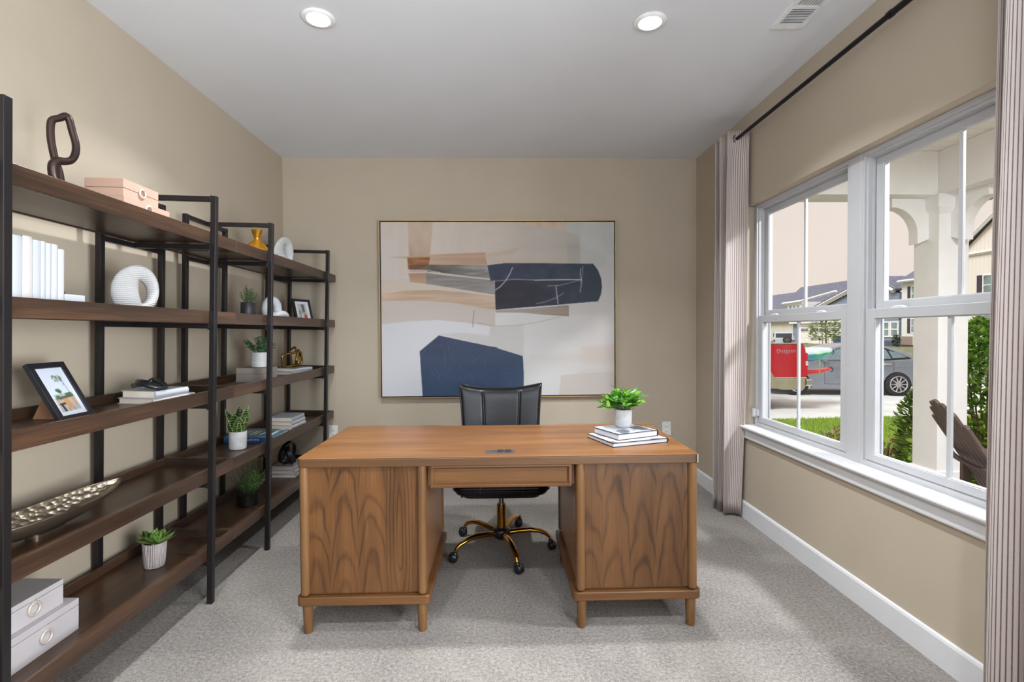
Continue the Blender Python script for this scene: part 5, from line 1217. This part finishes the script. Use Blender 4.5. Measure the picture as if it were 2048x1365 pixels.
s_ = MB(); s_.tube([(7.61, 11.855, .71), (7.69, 11.84, .66), (7.725, 11.84, .57), (7.73, 11.86, .17)], .025, 4, flat=.3); s_.tube([(7.69, 11.85, .70), (7.90, 11.91, .735), (8.08, 12.0, .735)], .011, 4)
tag(s_.build('ratchet_strap', M_strap, None), 'lime green strap hanging over the kayaks', 'strap')

# ---------------------------------------------------------------- houses across the street
M_grayside = board_mat('blue_gray_lap_siding', (138, 148, 168), 'z', .18, .85); M_whiteside = board_mat('white_lap_siding', (228, 226, 224), 'z', .18, .88); M_battens = board_mat('white_board_and_batten', (232, 222, 212), 'y', .42, .86)
M_shingle = plain('gray_shingles', (112, 112, 128), .95, var=.10, vs=5); M_greenside = plain('sage_siding', (178, 186, 160), .8); M_stone = plain('cream_stone', (208, 202, 188), .9, var=.1, vs=8, bump=.5, bs=12, bd=.03)
M_htrim = plain('house_white_trim', (238, 236, 236), .6); M_shutter = plain('plum_black_shutter', (62, 54, 70), .7); M_hglass = plain('house_window_glass', (120, 136, 136), .1, var=.2, vs=1); M_brick = plain('base_brick', (150, 132, 120), .9, var=.1, vs=10); M_gdoor = plain('garage_door_white', (236, 230, 224), .6)
def hwin(par, x, y, z, w_, h_, shut=True, rows=1, sw=.42):
    """window in a wall facing -x; centre y, bottom z"""
    f = MB(); ring_yz(f, x-.06, x+.02, y-w_/2-.09, y+w_/2+.09, z-.10, z+h_+.10, .10); f.box(x-.05, x+.01, y-w_/2, y+w_/2, z+h_/2-.04, z+h_/2+.04)
    wf = f.build('window', M_htrim, par); MB().box(x-.03, x-.01, y-w_/2, y+w_/2, z, z+h_).build('pane', M_hglass, wf)
    if shut:
        for s in (-1, 1): MB().box(x-.07, x, y+s*(w_/2+.12+sw/2)-sw/2, y+s*(w_/2+.12+sw/2)+sw/2, z-.08, z+h_+.08).build('shutter', M_shutter, par)
def slab_roof(par, pts, th=.16, name='roof', mt=None):
    n = (Vector(pts[1])-Vector(pts[0])).cross(Vector(pts[2])-Vector(pts[0])).normalized()
    if n.z < 0: n = -n
    MB().loft([[tuple(Vector(p)) for p in pts], [tuple(Vector(p)+n*th) for p in pts]]).build(name, mt or M_shingle, par)
def bar(par, p0, p1, th=.16, name='fascia', mt=None):
    MB().tube([p0, p1], th/2*1.3, 4, ref=(0, 0, 1)).build(name, mt or M_htrim, par)
# gray house: garage wing at x = 30, main body behind with a long ridge
ga = thing('house', 'blue-gray house with a white garage door and small white dormer', 'house', (45, 67.5, EYE+1.5*(GZ-EYE))); ga.scale = (1.5, 1.5, 1.5)
def hx(x, y, z): return (x-30, y-45, z-GZ)
MB().box(*[v for q in ((.02, 4.4), (36.8-45, 50.3-45), (0, 2.75)) for v in q]).build('wall', M_grayside, ga)
# front gable of the garage wing
ap = (30, 39.2, 5.35)
MB().prism([(36.8, 2.05), (50.3, 2.05), (46.1, 3.2), (39.2, 5.2), (36.8, 4.0)], lambda y, z: hx(30.0, y, z), lambda y, z: hx(30.4, y, z)).build('gable_wall', M_grayside, ga)
bar(ga, hx(29.8, 48.6, 2.70), hx(29.8, 39.2, 5.40), .34); bar(ga, hx(29.8, 39.2, 5.40), hx(29.8, 37.0, 4.25), .34)
slab_roof(ga, [hx(29.7, 49.2, 2.65), hx(29.7, 39.2, 5.42), hx(34.5, 39.2, 5.42), hx(34.5, 49.2, 2.65)])
slab_roof(ga, [hx(29.7, 39.2, 5.42), hx(29.7, 36.8, 4.22), hx(34.5, 36.8, 4.22), hx(34.5, 39.2, 5.42)])
# garage door with panels and window groups
gd = MB().box(-.05, .02, 43.0-45, 49.1-45, 0, 2.22).build('garage_door', M_gdoor, ga)
for i in range(4):
    y0 = 43.1+i*1.48
    for j in range(4): MB().box(-.075, -.05, y0-45+.04, y0-45+1.42, .04+j*.545, .54+j*.545).build('door_panel', M_gdoor, gd, bevel=.02)
    b = MB()
    for q in range(6):
        for r_ in range(2): b.box(-.09, -.07, y0-45+.10+q*.205, y0-45+.10+q*.205+.15, 1.78+r_*.15, 1.89+r_*.15)
    b.build('window_grid', M_shutter, gd)
fr = MB(); ring_yz(fr, -.10, 0, 42.7-45, 49.4-45, -.02, 2.55, .28, .02, .30); fr.build('garage_surround', M_htrim, ga)
MB().box(-.35, .1, 42.2-45, 50.4-45, 2.55, 2.78).build('garage_fascia', M_htrim, ga)
MB().loft([[hx(29.6, y, 2.2) for y in (42.2, 50.4)]+[hx(30.1, y, 2.9) for y in (50.4, 42.2)], [hx(29.6, y, 2.28) for y in (42.2, 50.4)]+[hx(30.1, y, 2.98) for y in (50.4, 42.2)]]).build('pent_roof', M_shingle, ga)
hwin(ga, 0.0, 37.15-45, 1.42, .62, 1.0, False); hwin(ga, 0.0, 38.0-45, 1.42, .62, 1.0, False)
MB().box(-.08, .02, 36.8-45, 38.6-45, 0, 1.05).build('dark_base', plain('dark_blue_base', (84, 88, 104), .8), ga)
# white dormer with three little windows
dm = MB().box(-.1, 3.5, 48.7-45, 51.1-45, 3.0-GZ, 4.1-GZ).build('dormer', M_htrim, ga)
for y in (49.25, 49.9, 50.55): MB().box(-.14, -.09, y-.20-45, y+.20-45, 3.40-GZ, 3.78-GZ).build('dormer_window', M_hglass, dm)
bar(ga, hx(29.7, 51.7, 4.05), hx(29.7, 48.7, 4.12), .22); bar(ga, hx(29.7, 48.7, 4.12), hx(29.9, 43.6, 4.72), .20)
# main body behind, ridge along the street
MB().box(*[v for q in ((4, 8.5), (48.3-45, 61-45), (0, 2.8)) for v in q]).build('main_wall', M_stone, ga)
slab_roof(ga, [hx(33.2, 48, 2.3), hx(33.2, 61.5, 2.3), hx(36, 58.6, 6.28), hx(36, 48, 6.28)]); slab_roof(ga, [hx(39, 48, 2.3), hx(39, 61.5, 2.3), hx(36, 58.6, 6.28), hx(36, 48, 6.28)])
slab_roof(ga, [hx(33.2, 61.5, 2.3), hx(36, 58.6, 6.28), hx(39, 61.5, 2.3)]); MB().prism([(33.4, 2.4), (38.8, 2.4), (36, 6.2)], lambda x, z: hx(x, 48.1, z), lambda x, z: hx(x, 48.4, z)).build('gable_end', M_grayside, ga)
slab_roof(ga, [hx(33.4, 56, 2.4), hx(33.4, 74, 2.4), hx(37, 73, 5.9), hx(37, 56, 5.9)]); MB().box(3.6, 9, 11, 29, 0, 3.0).build('rear_wall', M_stone, ga)
hwin(ga, 4.0, 58.1-45, 1.75, 1.0, 1.15, True, sw=.5); hwin(ga, 4.0, 60.6-45, 1.75, 1.0, 1.15, True, sw=.5)
MB().box(3.9, 4.1, 55.9-45, 56.4-45, 0, 3.0).build('corner_board', M_htrim, ga)
MB().tube([hx(36, 48.5, 6.3), hx(36, 48.5, 7.6)], .03, 6).build('vent_pipe', M_htrim, ga)
# white two-storey house on the right
hb = thing('house', 'white two-storey house with plum-black shutters beyond the porch column', 'house', (45, 49.1, EYE+.9*(GZ-EYE))); hb.scale = (.9, .9, .9)
MB().box(.05, 11.9, 52.6-55, 61.2-55, -.5, .01).build('foundation', M_brick, hb); MB().box(-1.1, 7.9, 43.7-55, 52.2-55, -.5, .01).build('foundation', M_brick, hb)
def hb_(x, y, z): return (x-50, y-55, z-GZ)
MB().box(0, 12, 52.5-55, 61.3-55, 0, 7.75).build('wall', M_whiteside, hb)
slab_roof(hb, [hb_(49.4, 61.2, 7.1), hb_(49.4, 50, 7.1), hb_(55.5, 50, 12.2), hb_(55.5, 58.2, 12.2)]); slab_roof(hb, [hb_(49.4, 61.2, 7.1), hb_(62, 61.2, 7.1), hb_(55.5, 58.2, 12.2)])
bar(hb, hb_(49.4, 61.2, 7.2), hb_(49.4, 50, 7.2), .28, 'eave_fascia')
hwin(hb, 0, 59.3-55, 5.45, 1.0, 1.6, True, sw=.45); hwin(hb, 0, 59.3-55, 1.55, 1.0, 1.6, True, sw=.45)
MB().box(-.12, .02, 59.6-55, 61.35-55, 0, 1.05).build('brick_base', M_brick, hb)
# projecting gable front
MB().box(-1.2, 8, 43.6-55, 52.3-55, 0, 5.5).build('front_wall', M_whiteside, hb); MB().box(-1.25, 8, 43.6-55, 52.3-55, 5.5, 9.6).build('upper_wall', M_battens, hb)
MB().prism([(43.6, 9.0), (52.3, 9.0), (47.95, 12.6)], lambda y, z: hb_(48.78, y, z), lambda y, z: hb_(50.5, y, z)).build('gable', M_battens, hb)
slab_roof(hb, [hb_(48.3, 52.8, 9.0), hb_(48.3, 47.95, 12.75), hb_(58, 47.95, 12.75), hb_(58, 52.8, 9.0)]); slab_roof(hb, [hb_(48.3, 47.95, 12.75), hb_(48.3, 43.1, 9.0), hb_(58, 43.1, 9.0), hb_(58, 47.95, 12.75)])
bar(hb, hb_(48.25, 52.8, 8.95), hb_(48.25, 47.95, 12.7), .36); bar(hb, hb_(48.25, 47.95, 12.7), hb_(48.25, 43.1, 8.95), .36); bar(hb, hb_(48.6, 52.2, 9.0), hb_(48.6, 43.7, 9.0), .26)
for z in (1.6, 5.35):
    for y in (49.0, 46.2): hwin(hb, -1.25, y-55, z, 1.1, 1.9, True, sw=.55)
hwin(hb, -1.25, 51.6-55, 5.35, .3, 1.9, False)
# sage house behind
hc = thing('house', 'sage green gabled house end glimpsed at the far left of the window', 'house', (72.2, 152, EYE+1.9*(GZ-EYE))); hc.scale = (1.9, 1.9, 1.9)
MB().box(-9, 6.6, 0, 9, 0, 6.0).build('wall', M_greenside, hc); MB().prism([(-9, 6.0), (6.6, 6.0), (-1.2, 10.2)], lambda x, z: (x, 0, z), lambda x, z: (x, 9, z)).build('gable', M_greenside, hc)
slab_roof(hc, [(-1.2, -.5, 10.3), (7.5, -.5, 5.6), (7.5, 9.5, 5.6), (-1.2, 9.5, 10.3)]); slab_roof(hc, [(-1.2, -.5, 10.3), (-9.9, -.5, 5.6), (-9.9, 9.5, 5.6), (-1.2, 9.5, 10.3)])
bar(hc, (-1.2, -.55, 10.2), (7.5, -.55, 5.5), .45)
# pale blue-gray SUV across the street with a rear spare wheel
M_suv = paint('pale_blue_suv_paint', (186, 200, 208), .1)
sv = thing('suv', 'pale blue-gray boxy off-road car with a rear spare wheel across the street', 'car', (26.7, 46.2, GZ)); sv.rotation_euler.z = R(62)
# local: rear at x=0 facing -x, length towards +x, width y -.9...9
MB().box(0, 3.9, -.9, .9, .5, 1.12).build('body', M_suv, sv, bevel=.05); MB().loft([[(x, y, 1.1) for x, y in ((.02, -.86), (2.6, -.86), (2.6, .86), (.02, .86))], [(x, y, 1.72) for x, y in ((.10, -.76), (2.2, -.76), (2.2, .76), (.10, .76))]]).build('cabin', M_suv, sv, bevel=.05)
MB().box(.02, .06, -.66, .66, 1.20, 1.60).build('rear_window', M_shutter, sv); 
for x0, x1 in ((.30, 1.15), (1.28, 2.1)): 
    for s in (-1, 1): MB().box(x0, x1, s*.83-.02, s*.83+.02, 1.20, 1.60).build('side_window', M_shutter, sv)
MB().tube([(-.22, -.28, .98), (-.20, -.28, .98), (-.02, -.28, .98), (0, -.28, .98)], [.34, .38, .38, .34], 28).build('spare_wheel', M_tire, sv, smooth=40)
MB().tube([(-.235, -.28, .98), (-.215, -.28, .98)], [.2, .2], 20).build('spare_rim', plain('dark_rim', (70, 70, 74), .4), sv)
for s in (-1, 1): MB().box(-.02, .02, s*.80-.08, s*.80+.08, .80, 1.0).build('tail_light', plain('suv_red_lens_%d' % s, (176, 40, 44), .2), sv)
MB().box(-.12, .1, -.88, .88, .42, .58).build('bumper', M_tire, sv, bevel=.03)
for x in (.75, 3.1): wheel(sv, x, -.80, .38, .24); wheel(sv, x, .80, .38, .24, 1)
# sapling, bin, little conifer
sp = shrub('young sapling with sparse yellow-green leaves in front of the white garage door', (14.75, 22.2, GZ), .62, .62, 2.55, 900, ((150, 172, 70), (128, 154, 62), (172, 190, 96)), .22, .11, 41, name='sapling', cat='tree')
MB().tube([(0, 0, 0), (.02, 0, 1.2), (0, .02, 2.3)], [.04, .03, .012], 8).build('trunk', plain('sapling_bark', (132, 116, 100), .8), sp)
for o in [c for c in sp.children if c.name.startswith('foliage')]:
    for v in o.data.vertices: v.co.z = 1.35+v.co.z*.46
bi = thing('recycling_bin', 'dark blue recycling bin beside the garage door', 'bin', (28.1, 40.6, GZ))
MB().loft([[(p[0], p[1], z) for p in rrect(w_, w_*1.1, .06, 3)] for z, w_ in ((.05, .5), (1.0, .62), (1.3, .66))]).build('body', plain('bin_blue', (48, 72, 130), .5), bi); MB().loft([[(p[0], p[1], z) for p in rrect(w_, w_*1.1, .06, 3)] for z, w_ in ((1.3, .72), (1.36, .72), (1.42, .55))]).build('lid', plain('bin_lid_blue', (40, 62, 120), .5), bi)
shrub('small dark green conical shrub at the corner of the white house', (43.7, 53.9, GZ), .32, .32, 1.25, 500, ((74, 96, 60), (58, 80, 52)), .22, .10, 43)
